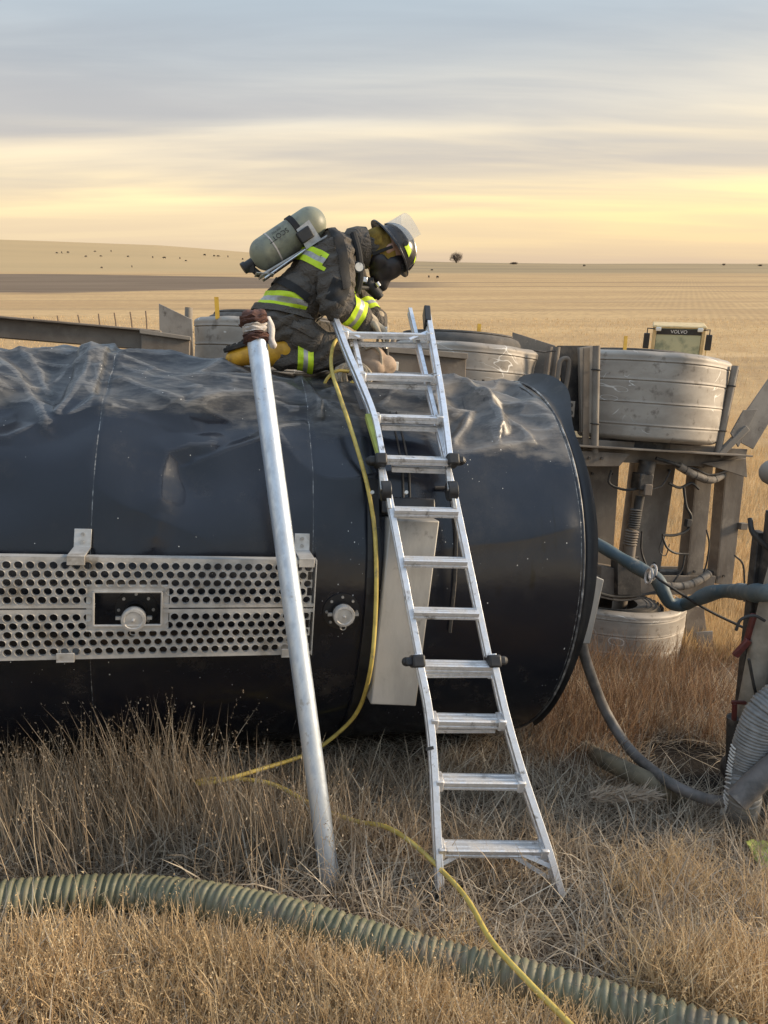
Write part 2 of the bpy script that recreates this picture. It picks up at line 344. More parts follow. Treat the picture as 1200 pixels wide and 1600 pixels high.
M['lime_cloth'] = pmat('faded_lime_cloth', (.50, .55, .14), (.40, .44, .12), 18, rough=.9)
def mat_turnout():
    t = NT('charcoal_turnout_fabric'); n = t.rng(t.noise(6., detail=6), .36, .66); col = t.mix(n, (.112, .100, .087), (.092, .082, .072)); col = t.mix(t.rng(t.noise(3.4, t.co((1, 1, 1), (3, 1, 7)), 7, .7), .50, .74, 0, .55), col, (.17, .143, .114)); t.set('Base Color', col); t.set('Roughness', .93); t.set('Specular IOR Level', .25)
    cr = t.m('ABSOLUTE', t.m('SUBTRACT', t.noise(9., t.co((1, 1, 1.5), (1, 2, 3), (.3, .5, .2)), 3, .55, 1.1), .5)); cr2 = t.m('ABSOLUTE', t.m('SUBTRACT', t.noise(21., t.co((1, 1, 1.3), (6, 2, 3), (.9, .2, .7)), 3, .55, .8), .5))
    h = t.m('ADD', t.m('ADD', t.m('MULTIPLY', t.rng(cr, 0, .16), .9), t.m('MULTIPLY', t.rng(cr2, 0, .14), .35)), t.m('MULTIPLY', t.noise(420., detail=2), .05)); t.bump(h, .55, .012); return t.mat
M['turnout'] = mat_turnout()
def mat_glass():
    t = NT('clear_visor'); t.set('Base Color', (.80, .79, .76)); t.set('Roughness', .1); t.set('Alpha', .26); t.set('Specular IOR Level', .8); return t.mat
M['visor'] = mat_glass()
def mat_window():
    t = NT('tinted_cab_glass'); t.set('Base Color', t.mix(t.rng(t.noise(2.2), .4, .6), (.24, .31, .25), (.50, .56, .42))); t.set('Roughness', .12); t.set('Metallic', .35); return t.mat
M['cab_glass'] = mat_window()
def mat_green_hose():
    t = NT('green_corrugated_hose'); n = t.rng(t.noise(4.), .35, .65); col = t.mix(n, (.12, .125, .075), (.18, .175, .11))
    col = t.mix(t.rng(t.noise(30., detail=6), .5, .72), col, (.24, .22, .15)); col = t.mix(t.rng(t.noise(7., detail=7, rough=.7), .50, .64, 0, .85), col, (.17, .14, .10)); col = t.mix(t.rng(t.noise(3., t.co((1, 1, 1), (5, 5, 1)), 6, .7), .56, .66, 0, .7), col, (.07, .06, .045)); t.set('Base Color', col); t.set('Roughness', .62); t.bump(t.noise(120.), .15, .003); return t.mat
M['hose_green'] = mat_green_hose()
def mat_fender():
    t = NT('dusty_scratched_fender'); n = t.rng(t.noise(3.2, t.co((1, 1, 2.2))), .35, .68)
    col = t.mix(n, (.39, .35, .30), (.29, .255, .215)); col = t.mix(t.rng(t.noise(13., detail=7), .56, .7), col, (.20, .17, .14))
    d = t.m('ABSOLUTE', t.m('SUBTRACT', t.noise(2.6, t.co((1, 1, 1.6), (4, 2, 1)), 2, .5, 1.2), .5)); ln = t.rng(d, .004, .009, 1, 0)
    gate = t.rng(t.noise(2.4, t.co((1, 1, 1), (9, 3, 5)), 3), .53, .60); sc = t.m('MULTIPLY', ln, gate)
    col = t.mix(sc, col, (.68, .66, .62)); t.set('Base Color', col); t.set('Roughness', .62); t.set('Metallic', .12); t.bump(t.noise(40.), .2, .004); return t.mat
M['fender'] = mat_fender()
def mat_tank():
    t = NT('scraped_black_tank_paint'); X, Y, Z = t.xyz()
    # road rash and dust over the crumpled shoulder, with its own ragged lower edge
    edge = t.m('ADD', t.m('MULTIPLY', t.noise(2.4, t.co((1, 1, 1)), 4, .6), .30), t.m('MULTIPLY', t.noise(9., t.co((.6, 1, 2)), 5, .6), .16))
    lim = t.m('SUBTRACT', t.m('SUBTRACT',   .93, edge), t.rng(X, -.05, .35, 0, .085))
    rash = t.rng(t.m('SUBTRACT', Z, lim), -.012, .05)
    streak = t.noise(17., t.co((.34, 1, 1)), 7, .72); streak2 = t.noise(90., t.co((.07, 1, 1)), 4, .7)
    grey = t.mix(t.rng(streak, .36, .64), (.018, .019, .022), (.085, .083, .080))
    grey = t.mix(t.rng(streak2, .60, .74, 0, .4), grey, (.22, .215, .205))
    grey = t.mix(t.m('MULTIPLY', t.rng(X, -.1, .25), t.rng(t.noise(6.), .3, .7, .15, .8)), grey, (.17, .15, .128))
    base = t.mix(t.rng(t.noise(1.7, detail=6), .4, .7), (.0065, .0085, .015), (.011, .0135, .021))
    dust = t.rng(t.noise(3.1, t.co((1, 1, .5)), 6, .65), .5, .8, 0., .22); base = t.mix(dust, base, (.06, .055, .05))
    col = t.mix(t.m('MULTIPLY', rash, t.rng(streak, .25, .55, .45, 1.)), base, grey)
    # chips: small bright specks in scattered groups
    v = t.voro(62., t.co((1, 1, .8))); sr = t.n.new('ShaderNodeSeparateColor'); t.l.new(v['Color'], sr.inputs[0])
    chip = t.m('MULTIPLY', t.m('LESS_THAN', v['Distance'], t.m('MULTIPLY', sr.outputs[1], .17)), t.m('MULTIPLY', t.rng(sr.outputs[0], .60, .62), t.rng(t.noise(2.6, t.co((1, 1, 1), (2, 8, 4)), 4, .75), .525, .58)))
    sp = t.voro(24., t.co((1, 1, 1), (5, 5, 5))); chip2 = t.rng(sp['Distance'], .03, .06, 1, 0)
    gate2 = t.rng(t.noise(11., t.co((1, 1, 1), (1, 6, 2)), 2), .60, .63)
    chip = t.m('MAXIMUM', chip, t.m('MULTIPLY', chip2, gate2))
    seam = None
    for sx in (-1.427, -.569, .672):
        w = t.rng(t.m('ABSOLUTE', t.m('SUBTRACT', X, sx)), .0010, .0026, 1, 0); seam = w if seam is None else t.m('MAXIMUM', seam, w)
    seam = t.m('MULTIPLY', seam, t.rng(t.noise(23., detail=8, rough=.8), .46, .66, .04, .6))
    col = t.mix(t.m('MAXIMUM', chip, seam, None, True), col, (.62, .62, .60))
    at_ = t.n.new('ShaderNodeAttribute'); at_.attribute_name = 'wear'; wear = t.m('MULTIPLY', t.rng(at_.outputs['Fac'], .25, .85), t.rng(streak2, .34, .62, .15, 1.))
    col = t.mix(t.m('MULTIPLY', wear, .30), col, (.34, .335, .325))
    mud = t.m('MULTIPLY', t.rng(t.noise(4.2, t.co((1, 1, 1), (8, 1, 3)), 9, .78), .52, .70, 0, .55), t.rng(Z, -.75, .1, 1, .25)); col = t.mix(mud, col, (.085, .072, .058))
    # oil drips
    dr = t.m('MULTIPLY', t.rng(t.noise(30., t.co((1, .12, .12), (3, 0, 0)), 3, .5), .62, .68), t.m('MULTIPLY', t.rng(X, .2, .3), t.rng(t.noise(5.), .5, .56)))
    col = t.mix(t.m('MULTIPLY', dr, .9), col, (.004, .004, .004)); t.set('Base Color', col)
    ro = t.rng(t.noise(5., detail=6), .3, .7, .17, .27); ro = t.m('ADD', ro, t.m('MULTIPLY', rash, .20)); ro = t.m('ADD', ro, t.m('MULTIPLY', chip, .3)); ro = t.m('ADD', ro, t.m('MULTIPLY', mud, .35)); t.set('Roughness', ro)
    t.set('Specular IOR Level', .55); hgt = t.m('ADD', t.m('MULTIPLY', t.noise(7., detail=3), .6), t.m('MULTIPLY', t.m('MULTIPLY', streak2, rash), .35)); t.bump(hgt, .22, .012); return t.mat
M['tank'] = mat_tank()
def mat_grass(name, ca, cb, cc, tip=None):
    t = NT(name); g = t.n.new('ShaderNodeNewGeometry'); r = g.outputs['Random Per Island']
    col = t.mix(t.rng(r, 0, .7), ca, cb); col = t.mix(t.rng(r, .68, .95), col, cc)
    col = t.mix(t.rng(t.noise(1.3, detail=3), .38, .62, 0, .45), col, tuple(x * .62 for x in ca))
    t.set('Base Color', col); t.set('Roughness', .75); t.set('Specular IOR Level', .25)
    tr = t.n.new('ShaderNodeBsdfTranslucent'); t.l.new(col, tr.inputs[0]); mx = t.n.new('ShaderNodeMixShader'); mx.inputs[0].default_value = .3
    o = t.n['Material Output']; t.l.new(t.b.outputs[0], mx.inputs[1]); t.l.new(tr.outputs[0], mx.inputs[2]); t.l.new(mx.outputs[0], o.inputs[0]); return t.mat
M['g_tall'] = mat_grass('tall_dry_grass', (.58, .465, .335), (.30, .225, .15), (.82, .71, .54))
M['g_mat'] = mat_grass('matted_dry_grass', (.55, .46, .35), (.23, .18, .13), (.84, .75, .60))
M['g_gold'] = mat_grass('golden_weeds', (.74, .56, .33), (.44, .30, .16), (.86, .73, .50))
M['g_red'] = mat_grass('russet_grass', (.33, .205, .125), (.14, .085, .052), (.62, .46, .30))
M['g_stub'] = mat_grass('pale_stubble', (.72, .53, .29), (.60, .42, .22), (.78, .61, .38))
M['g_tuft'] = mat_grass('pale_straw_tuft', (.55, .46, .36), (.46, .37, .28), (.62, .54, .44))
M['twig'] = mat_grass('bare_twigs', (.13, .10, .08), (.09, .07, .055), (.17, .13, .10))
OIL_SHADE = on_ground(1085, 1195, 0.)  # centre of the dark patch: oily soil plus painted-in shade
def mat_ground():
    t = NT('field_ground'); X, Y, Z = t.xyz()
    straw = t.mix(t.rng(t.noise(6., detail=8), .35, .68), (.13, .095, .065), (.07, .05, .036)); straw = t.mix(t.rng(t.noise(60., detail=6), .5, .7), straw, (.22, .17, .12))
    # stubble field: drilled rows, paler and darker swathes
    rows = t.n.new('ShaderNodeTexWave'); rows.inputs['Scale'].default_value = .42; rows.inputs['Distortion'].default_value = 2.2; rows.inputs['Detail'].default_value = 3; rows.inputs['Detail Scale'].default_value = 1.2
    t.l.new(t.co((1, 1, 1), (0, 0, 0), (0, 0, R_(22))), rows.inputs['Vector'])
    sw = t.rng(t.noise(.05, t.co((.25, 1.6, 1)), 8, .72), .36, .64); fld = t.mix(sw, (.62, .42, .205), (.48, .315, .155))
    fld = t.mix(t.m('MULTIPLY', rows.outputs['Fac'], t.rng(t.noise(.035, detail=3), .42, .6, .04, .34)), fld, (.33, .215, .11)); fld = t.mix(t.rng(t.noise(1.1, t.co((1, .55, 1)), 9, .82), .42, .66, 0, .75), fld, (.40, .26, .135))
    tr = t.noise(.022, t.co((.12, 2.2, 1), (1, 4, 0)), 4, .6); fld = t.mix(t.rng(tr, .54, .62, 0, .6), fld, (.27, .18, .10)); fld = t.mix(t.rng(t.noise(.16, t.co((.10, 1.8, 1), (7, 2, 0)), 6, .7), .55, .64, 0, .5), fld, (.66, .46, .25))
    col = t.mix(t.rng(t.m('ADD', Y, t.m('MULTIPLY', t.noise(.6), 5.)), 7.2, 9.5), straw, fld)
    st_ = t.m('ADD', t.m('POWER', t.m('SUBTRACT', X, OIL_SHADE[0]), 2.), t.m('POWER', t.m('SUBTRACT', Y, OIL_SHADE[1]), 2.)); col = t.mix(t.rng(t.m('ADD', st_, t.m('MULTIPLY', t.noise(5.), .12)), .10, .26, .95, 0), col, (.012, .010, .009))  # shade and oil-stained soil, painted together into the ground colour
    # ploughed strip and pasture far off
    u = t.m('DIVIDE', X, t.m('MAXIMUM', Y, 1.)); wob = t.m('MULTIPLY', t.m('SUBTRACT', t.noise(.012, detail=4), .5), 60.)
    yy = t.m('ADD', Y, wob); pl = t.m('MULTIPLY', t.rng(yy, t.rng(u, -.5, .12, 112, 150), t.rng(u, -.5, .12, 120, 162)), t.rng(yy, t.rng(u, -.5, .06, 330, 190), t.rng(u, -.5, .06, 350, 205), 1, 0))
    pl = t.m('MULTIPLY', pl, t.rng(u, .0, .13, 1, 0)); soil = t.mix(t.rng(t.noise(.25, t.co((.1, 1, 1)), 5), .4, .65), (.15, .108, .076), (.21, .155, .108))
    col = t.mix(t.m('MULTIPLY', pl, .93), col, soil)
    pas = t.mix(t.rng(t.noise(.01, t.co((.3, 1.5, 1)), 5), .38, .66), (.40, .29, .16), (.28, .215, .125)); pas = t.mix(t.rng(u, -.15, .05, .75, 0), pas, (.54, .385, .20)); col = t.mix(t.rng(Y, 330, 420), col, pas)
    t.set('Base Color', col); t.set('Roughness', .95); t.set('Specular IOR Level', .15); t.bump(t.noise(25., detail=6), .5, .03); return t.mat
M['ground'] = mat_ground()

# ================================================================== ground sheet out to the horizon
def build_ground():
    ys = np.r_[-900, -500, -250, -120, -60, -30, np.linspace(-16, -1, 12), np.linspace(-.6, 8, 120), np.geomspace(8.3, 3200, 130)]
    tt = np.linspace(-1, 1, 181); tt = np.sign(tt) * (.12 * np.abs(tt) + .88 * np.abs(tt) ** 5)
    Yg, Tg = np.meshgrid(ys, tt, indexing='ij'); Xg = Tg * np.maximum(75 + 1.25 * np.maximum(Yg, 0), -1.5 * Yg) + 0 * Yg; Xg = np.where(Yg > 60, np.linspace(-1, 1, 181)[None] * 1.35 * Yg * .6 + .4 * Xg, Xg)
    Zg = ground_z(Xg, Yg); n, m = Yg.shape
    v = np.stack([Xg, Yg, Zg], -1).reshape(-1, 3); idx = np.arange(n * m).reshape(n, m)
    f = np.stack([idx[:-1, :-1], idx[:-1, 1:], idx[1:, 1:], idx[1:, :-1]], -1).reshape(-1, 4)
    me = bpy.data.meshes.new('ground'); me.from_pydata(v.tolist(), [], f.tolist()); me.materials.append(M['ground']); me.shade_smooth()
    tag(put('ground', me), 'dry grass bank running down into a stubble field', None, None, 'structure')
build_ground()

# ================================================================== the overturned tank trailer (local x along tank, -y was its roof, z now up)
trailer = bpy.data.objects.new('tank_trailer', None); COL.objects.link(trailer)
trailer.matrix_world = Matrix(((AX[0], AY[0], AZ[0], TC[0]), (AX[1], AY[1], AZ[1], TC[1]), (AX[2], AY[2], AZ[2], TC[2]), (0, 0, 0, 1)))
tag(trailer, 'black tank trailer lying on its side with a crumpled shell', 'trailer')
def cyl(x, b, r): return (x, -r * math.cos(b), r * math.sin(b))
X_RIM = .686
def fold_dist(X, S, pts):
    best = np.full(X.shape, 9.); side = np.zeros(X.shape); P = [(p[0], math.radians(p[1])) for p in pts]
    for (x0, s0), (x1, s1) in zip(P[:-1], P[1:]):
        dx, ds = x1 - x0, s1 - s0; L2 = dx * dx + ds * ds; t = np.clip(((X - x0) * dx + (S - s0) * ds) / L2, 0, 1)
        ex, es = X - x0 - t * dx, S - s0 - t * ds; d = np.hypot(ex, es); sg = np.sign(dx * es - ds * ex); m = d < best
        best = np.where(m, d, best); side = np.where(m, sg, side)
    return best, side
def tank_disp(X, S):
    deg = np.degrees(S); wx = X + .10 * (fbm(X * 2.2, S * 2.2, 0, 41, 3) - .44); ws = S + .16 * (fbm(X * 2.0, S * 2.4, 3, 43, 3) - .44)
    d = np.zeros(X.shape)
    top = sstep(36, 64, deg + 14 * (fbm(X * 2.4, S * 2, 9, 45, 3) - .44)) * (1 - .6 * sstep(95, 130, deg))
    n1 = vnoise(wx * 1.6 + ws * 1.4, ws * 3.3 - wx * .5, 0, 21); d += top * .085 * ((1 - np.abs(2 * n1 - 1)) - .55)
    n2 = vnoise(wx * 4.0 - ws * 2.6, ws * 8.0 + wx * 1.5, 0, 27); d += top * .024 * ((1 - np.abs(2 * n2 - 1)) - .55)
    n3 = vnoise(wx * 9.5 + ws * 5, ws * 17. - wx * 4, 0, 29); d += top * .002 * (1 - np.abs(2 * n3 - 1))
    d += top * .05 * (fbm(X * 1.5, S * 1.6, 0, 31, 2) - .40)
    n4 = vnoise(X * 1.5 + S * .8 + 3, S * 2.3 - X * .6, 0, 83); d += .048 * ((1 - np.abs(2 * n4 - 1)) - .6) * sstep(6, 26, deg) * (1 - sstep(46, 66, deg))
    d -= .024 * sstep(50, 72, deg)
    d += .014 * (fbm(X * 1.6, S * 2.2, 7, 35, 2) - .38) * sstep(-40, 10, deg)
    F = [  # polyline (x, degrees), width, height, width on the other side
        ([(-1.49, 68), (-1.29, 58), (-1.10, 50.5), (-.95, 54.5), (-.80, 56)], .045, .036, .10), ([(-1.40, 76), (-1.1, 68), (-.85, 64), (-.66, 62)], .03, .020, .06),
        ([(-1.05, 35), (-.80, 41.5), (-.69, 46), (-.60, 47)], .028, .024, .10), ([(-1.00, 39), (-1.08, 39), (-1.165, 36), (-1.185, 30), (-1.19, 24)], .06, .027, .07),
        ([(-1.17, 27), (-1.18, 22), (-1.20, 16)], .045, .010, .06), ([(.12, 78), (.28, 74), (.385, 64), (.40, 55), (.37, 49)], .045, .062, .10),
        ([(.05, 62), (.17, 57), (.27, 58), (.34, 62)], .03, .028, .05), ([(.10, 43), (.19, 50), (.24, 56)], .02, .032, .04), ([(.40, 58), (.47, 51), (.51, 46)], .022, .022, .05),
        ([(.36, 78), (.52, 72), (.64, 66)], .025, .02, .06), ([(-1.95, 76), (-1.80, 64), (-1.70, 52), (-1.63, 43)], .045, .034, .07), ([(-1.60, 46), (-1.56, 54), (-1.54, 66), (-1.55, 80)], .04, .030, .06), ([(-1.72, 40), (-1.62, 43), (-1.52, 47), (-1.44, 52)], .035, .018, .07),
        ([(-1.84, 80), (-1.72, 68), (-1.66, 57)], .03, .026, .05), ([(-1.66, 42), (-1.76, 37), (-1.9, 36)], .03, .02, .06), ([(-1.95, 58), (-1.78, 56), (-1.69, 60), (-1.62, 70)], .03, .022, .05),
        ([(-.58, 72), (-.545, 60), (-.52, 50)], .018, .022, .03), ([(-.50, 60), (-.35, 66), (-.15, 68)], .03, .018, .06), ([(-1.36, 52), (-1.2, 49), (-1.05, 46)], .012, .010, .02)]
    dm = np.zeros(X.shape)
    for pts, w0, h, w1 in F:
        h *= .85; w0 *= 1.6; w1 *= 1.5
        q, sg = fold_dist(wx * .5 + X * .5, ws * .5 + S * .5, pts); pf = h * np.clip(1 - q / np.where(sg > 0, w0, w1), 0, 1) ** 1.25; dm = np.maximum(dm, pf); d -= .22 * h * np.exp(-((q - w1 * 1.2) / w1) ** 2)
    d += dm
    for cx, cs, rx, rs, h in [(-1.70, 60, .15, .22, -.05), (-1.09, 30, .12, .15, -.036), (.24, 66, .13, .14, -.055), (.14, 47, .10, .10, -.045), (.48, 60, .10, .15, -.02), (-1.85, 50, .1, .16, -.05), (-.85, 48, .22, .10, -.022), (-.2, 58, .2, .13, -.03), (-1.25, 66, .2, .12, -.03), (-1.78, 24, .14, .10, -.026), (-.35, 20, .12, .10, -.008), (-.55, 80, .30, .30, -.032), (-.15, 80, .25, .30, -.02), (-1.9, 80, .15, .3, -.04)]:
        d += h * np.exp(-((X - cx) / rx) ** 2 - ((S - math.radians(cs)) / rs) ** 2)
    for sx in (-1.427, -.569): d += -.004 * np.exp(-((X - sx) / .006) ** 2) + .002 * sstep(0, .02, X - sx) * (1 - sstep(.02, .2, X - sx))
    band = sstep(-1.60, -1.585, X) * (1 - sstep(-1.475, -1.455, X)) * sstep(48, 56, deg); d += .022 * band
    return d * sstep(.70, .60, X) if False else d * (1 - .85 * sstep(.58, .686, X)) * sstep(-2.9, -2.0, X)
def build_shell():
    xs = np.r_[np.linspace(-4.6, -2.3, 24), np.linspace(-2.28, X_RIM, 380)]
    b = np.radians(np.r_[np.linspace(-180, -45, 22)[:-1], np.linspace(-45, 12, 60)[:-1], np.linspace(12, 100, 260), np.linspace(104, 180, 18)[:-1]])
    Xg, Bg = np.meshgrid(xs, b, indexing='ij'); r = 1 + tank_disp(Xg, Bg); n, m = Xg.shape
    v = np.stack([Xg, -r * np.cos(Bg), r * np.sin(Bg)], -1).reshape(-1, 3); idx = np.arange(n * m).reshape(n, m); nx = np.roll(idx, -1, 1)
    f = np.stack([idx[:-1], nx[:-1], nx[1:], idx[1:]], -1).reshape(-1, 4)
    me = bpy.data.meshes.new('tank_shell'); me.from_pydata(v.tolist(), [], f.tolist()); me.materials.append(M['tank']); me.shade_smooth()
    dd = r - 1
    for _k in range(5): dd = (np.roll(dd, 1, 0) + np.roll(dd, -1, 0) + 2 * dd) / 4; dd = (np.roll(dd, 1, 1) + np.roll(dd, -1, 1) + 2 * dd) / 4
    ux = np.gradient(dd, xs, axis=0); us_ = np.gradient(dd, b, axis=1); lap = np.gradient(ux, xs, axis=0) + np.gradient(us_, b, axis=1); wr_ = np.clip((-lap - 1.2) / 9., 0, 1) * sstep(.025, .05, np.abs(Xg + 1.427)) * sstep(.025, .05, np.abs(Xg + .569)) * (.35 + .65 * sstep(36, 48, np.degrees(Bg))) * sstep(8, 30, np.degrees(Bg)) * (1 - sstep(110, 140, np.degrees(Bg)))
    at = me.attributes.new('wear', 'FLOAT', 'POINT'); at.data.foreach_set('value', wr_.ravel().astype(np.float32))
    return put('tank_shell', me, trailer)
shell = build_shell()
mb = MB(); prof = [(.985 * math.cos(t), .26 * math.sin(t)) for t in np.linspace(0, math.pi / 2, 10)]
mb.lathe(prof, Matrix.Translation((X_RIM - .03, 0, 0)) @ Matrix.Rotation(math.pi / 2, 4, 'Y'), 72); mb.build('tank_head', M['black_paint'], trailer)
mb = MB(); mb.lathe(prof, Matrix.Translation((-4.57, 0, 0)) @ Matrix.Rotation(-math.pi / 2, 4, 'Y'), 60); mb.build('tank_head', M['black_paint'], trailer)
# rolled edge and the peeled cladding lip that stands off it
mb = MB(); mb.tube([cyl(X_RIM, t, 1.001) for t in np.linspace(R_(-100), R_(170), 120)], .005, 8, True); mb.build('rim_bead', pmat('chipped_rim_edge', (.05, .05, .055), (.12, .12, .12), 20, rough=.45, c3=(.42, .42, .41), s3=11, lo3=.5, hi3=.66), trailer)
def lip():
    bs = np.radians(np.linspace(-52, 100, 110)); us = np.linspace(0, 1, 8); vs = []; fs = []
    for t in (0, 1):
        for b in bs:
            dg = math.degrees(b); off = .025 + .028 * float(sstep(-50, 20, dg)) + .085 * float(sstep(45, 74, dg)) * (1 + .25 * math.sin(dg * .11)); rise = .012 + .045 * float(sstep(50, 85, dg)) + .010 * math.sin(dg * .09)
            for u in us: vs.append(cyl(X_RIM + .012 + off * u, b, .992 - .02 * math.sin(math.pi * u) + rise * u * u - .008 * t))
    nb, nu = len(bs), len(us); g = lambda t, i, j: t * nb * nu + i * nu + j
    for t in (0, 1):
        for i in range(nb - 1):
            for j in range(nu - 1): fs.append((g(t, i, j), g(t, i, j + 1), g(t, i + 1, j + 1), g(t, i + 1, j)))
    for i in range(nb - 1):
        for j in (0, nu - 1): fs.append((g(0, i, j), g(0, i + 1, j), g(1, i + 1, j), g(1, i, j)))
    for i in (0, nb - 1):
        for j in range(nu - 1): fs.append((g(0, i, j), g(0, i, j + 1), g(1, i, j + 1), g(1, i, j)))
    MB().add(vs, fs).build('peeled_lip', pmat('bent_black_lip', (.016, .016, .019), (.03, .03, .03), 8, rough=.45, bump=.2, bscale=20, c3=(.09, .08, .07), s3=4), trailer, 60)
lip()

# catwalk: two planks of pressed round-hole grating, brackets, cut-out over the filler cap
def catwalk():
    cw = bpy.data.objects.new('catwalk', None); COL.objects.link(cw); cw.parent = trailer
    YF = -1.125; P, Q = .0385, .0325; x_end = -.577; CUT = (-1.395, -1.155, -.052, .078)
    for z1, z0 in ((.206, .0155), (.0095, -.181)):
        mb = MB(); zc = (z1 + z0) / 2; rows = 5; q = Q
        for r in range(rows):
            cz = zc + (r - (rows - 1) / 2) * q; n = int((x_end - .02 + 3.4) / P)
            for k in range(n):
                cx = x_end - .030 - k * P - (P / 2 if r % 2 else 0)
                if CUT[0] - P / 2 < cx < CUT[1] + P / 2 and CUT[2] - q / 2 < cz < CUT[3] + q / 2: continue
                N = 12; vs = []; fs = []
                for i in range(N):
                    a = 2 * math.pi * i / N; c, s = math.cos(a), math.sin(a); k2 = min(P / 2 / max(abs(c), 1e-6), q / 2 / max(abs(s), 1e-6)); vs.append((cx + c * k2, YF, cz + s * k2))
                for rr, dy in ((.0160, 0), (.0156, -.004), (.0148, -.004), (.0144, .011)):
                    vs += [(cx + rr * math.cos(2 * math.pi * i / N), YF + dy, cz + rr * math.sin(2 * math.pi * i / N)) for i in range(N)]
                for L in range(4): fs += [(L * N + i, L * N + (i + 1) % N, (L + 1) * N + (i + 1) % N, (L + 1) * N + i) for i in range(N)]
                # corner fill of the cell
                b = len(vs); vs += [(cx + sx * P / 2, YF, cz + sz * q / 2) for sx, sz in ((1, 1), (-1, 1), (-1, -1), (1, -1))]
                for j, ids in enumerate(((1, 2), (4, 5), (7, 8), (10, 11))): fs.append((ids[0], b + j, ids[1]))
                mb.add(vs, fs)
        hz = (rows * q) / 2
        for zz, sg in ((zc + hz, 1), (zc - hz, -1)):        # folded flanges
            zo = z1 if sg > 0 else z0; segs = [(-3.4, x_end)]
            if CUT[2] < (zz + zo) / 2 < CUT[3]: segs = [(-3.4, CUT[0]), (CUT[1], x_end)]
            for a, b2 in segs: mb.box(((a + b2) / 2, YF + .002, (zz + zo) / 2), (b2 - a, .006, abs(zo - zz)), None); mb.box(((a + b2) / 2, YF + .024, zo - sg * .002), (b2 - a, .048, .004), None)
        mb.build('plank', M['alu_panel'], cw, 40, fix=False)
    mb = MB(); fr = .007
    g_ = .026
    for c_, d_ in ((((CUT[0] + CUT[1]) / 2, YF + .004, CUT[2] - g_ / 2), (CUT[1] - CUT[0] + 2 * g_, .003, g_)), (((CUT[0] + CUT[1]) / 2, YF + .004, CUT[3] + g_ / 2), (CUT[1] - CUT[0] + 2 * g_, .003, g_)), ((CUT[0] - g_ / 2, YF + .004, (CUT[2] + CUT[3]) / 2), (g_, .003, CUT[3] - CUT[2])), ((CUT[1] + g_ / 2, YF + .004, (CUT[2] + CUT[3]) / 2), (g_, .003, CUT[3] - CUT[2]))): mb.box(c_, d_)
    for a, b in (((CUT[0], CUT[2]), (CUT[1], CUT[2])), ((CUT[0], CUT[3]), (CUT[1], CUT[3])), ((CUT[0], CUT[2]), (CUT[0], CUT[3])), ((CUT[1], CUT[2]), (CUT[1], CUT[3]))):
        mb.bar((a[0], YF - .002, a[1]), (b[0], YF - .002, b[1]), fr, .012, (0, 1, 0))
    mb.build('cutout_frame', M['alu_panel'], cw, bevel=.002)
    mb = MB(); mb.box((x_end + .001, YF + .018, .012), (.004, .05, .39)); mb.build('end_plate', M['alu_panel'], cw)
    for bx, up in ((-1.455, 1), (-.615, 1), (-1.49, -1), (-.665, -1), (-2.35, 1), (-2.4, -1)):
        mb = MB(); zt = .206 if up > 0 else -.181; h = .075 if up > 0 else .045; sy = lambda z_: -math.sqrt(1 - z_ * z_); yb = sy(zt + up * .004)
        mb.box((bx, YF - .007, zt - up * .010), (.062, .006, .034)); mb.box((bx, (YF + yb) / 2 - .006, zt + up * .006), (.062, abs(YF - yb) + .01, .006))
        mb.bar((bx, yb - .007, zt + up * .004), (bx, sy(zt + up * h) - .007, zt + up * h), .062, .006, (0, -1, .2 * up))
        br = mb.build('bracket', M['alu_panel'], cw, bevel=.0015)
        for t in ((.35, .75) if up > 0 else (.6,)):
            MB().disc((bx, sy(zt + up * h * t) - .009, zt + up * h * t), (0, -1, 0), .0075, .007, 6).build('bolt', M['bolt'], cw)
catwalk()
def cap(x, z, base):
    r = 1.0; b = math.asin(z); c = Vector(cyl(x, b, 1.0)); n = Vector((0, -math.cos(b), math.sin(b)))
    k = bpy.data.objects.new('filler_cap', None); COL.objects.link(k); k.parent = trailer; rot = n.to_track_quat('Z', 'Y').to_matrix().to_4x4(); Mx = Matrix.Translation(c) @ rot
    mb = MB(); mb.lathe([(.001, .004), (.078, .004), (.078, .012), (.04, .013), (.038, .05), (.036, .05)], Mx @ Matrix.Translation((0, 0, -.002)), 40); mb.build('flange', M['black_paint'], k)
    hh = base; mb = MB(); mb.lathe([(.036, hh - .04), (.044, hh - .035), (.046, hh - .008), (.043, hh), (.034, hh + .001), (.031, hh - .003), (.006, hh - .002), (.006, hh + .006), (.001, hh + .008)], Mx, 36); mb.build('lid', M['alu_panel'], k, 30)
    for sx in (-1, 1): MB().box(Mx @ Vector((sx * .056, .0, hh - .03)), (.018, .012, .012)).build('ear', M['bolt'], k)
    MB().tube([Mx @ Vector((.012 * math.cos(t), -.052 + .010 * math.sin(t), hh - .012)) for t in np.linspace(0, 6.28, 12)], .0022, 6).build('pull_ring', M['bolt'], k)
    for i in range(8):
        a = 2 * math.pi * (i + .5) / 8 + .4; MB().disc(Mx @ Vector((.064 * math.cos(a), .064 * math.sin(a), .009)), n, .0062, .008, 6).build('bolt', M['bolt'], k)
cap(-1.255, -.027, .135); cap(-.438, -.04, .075)
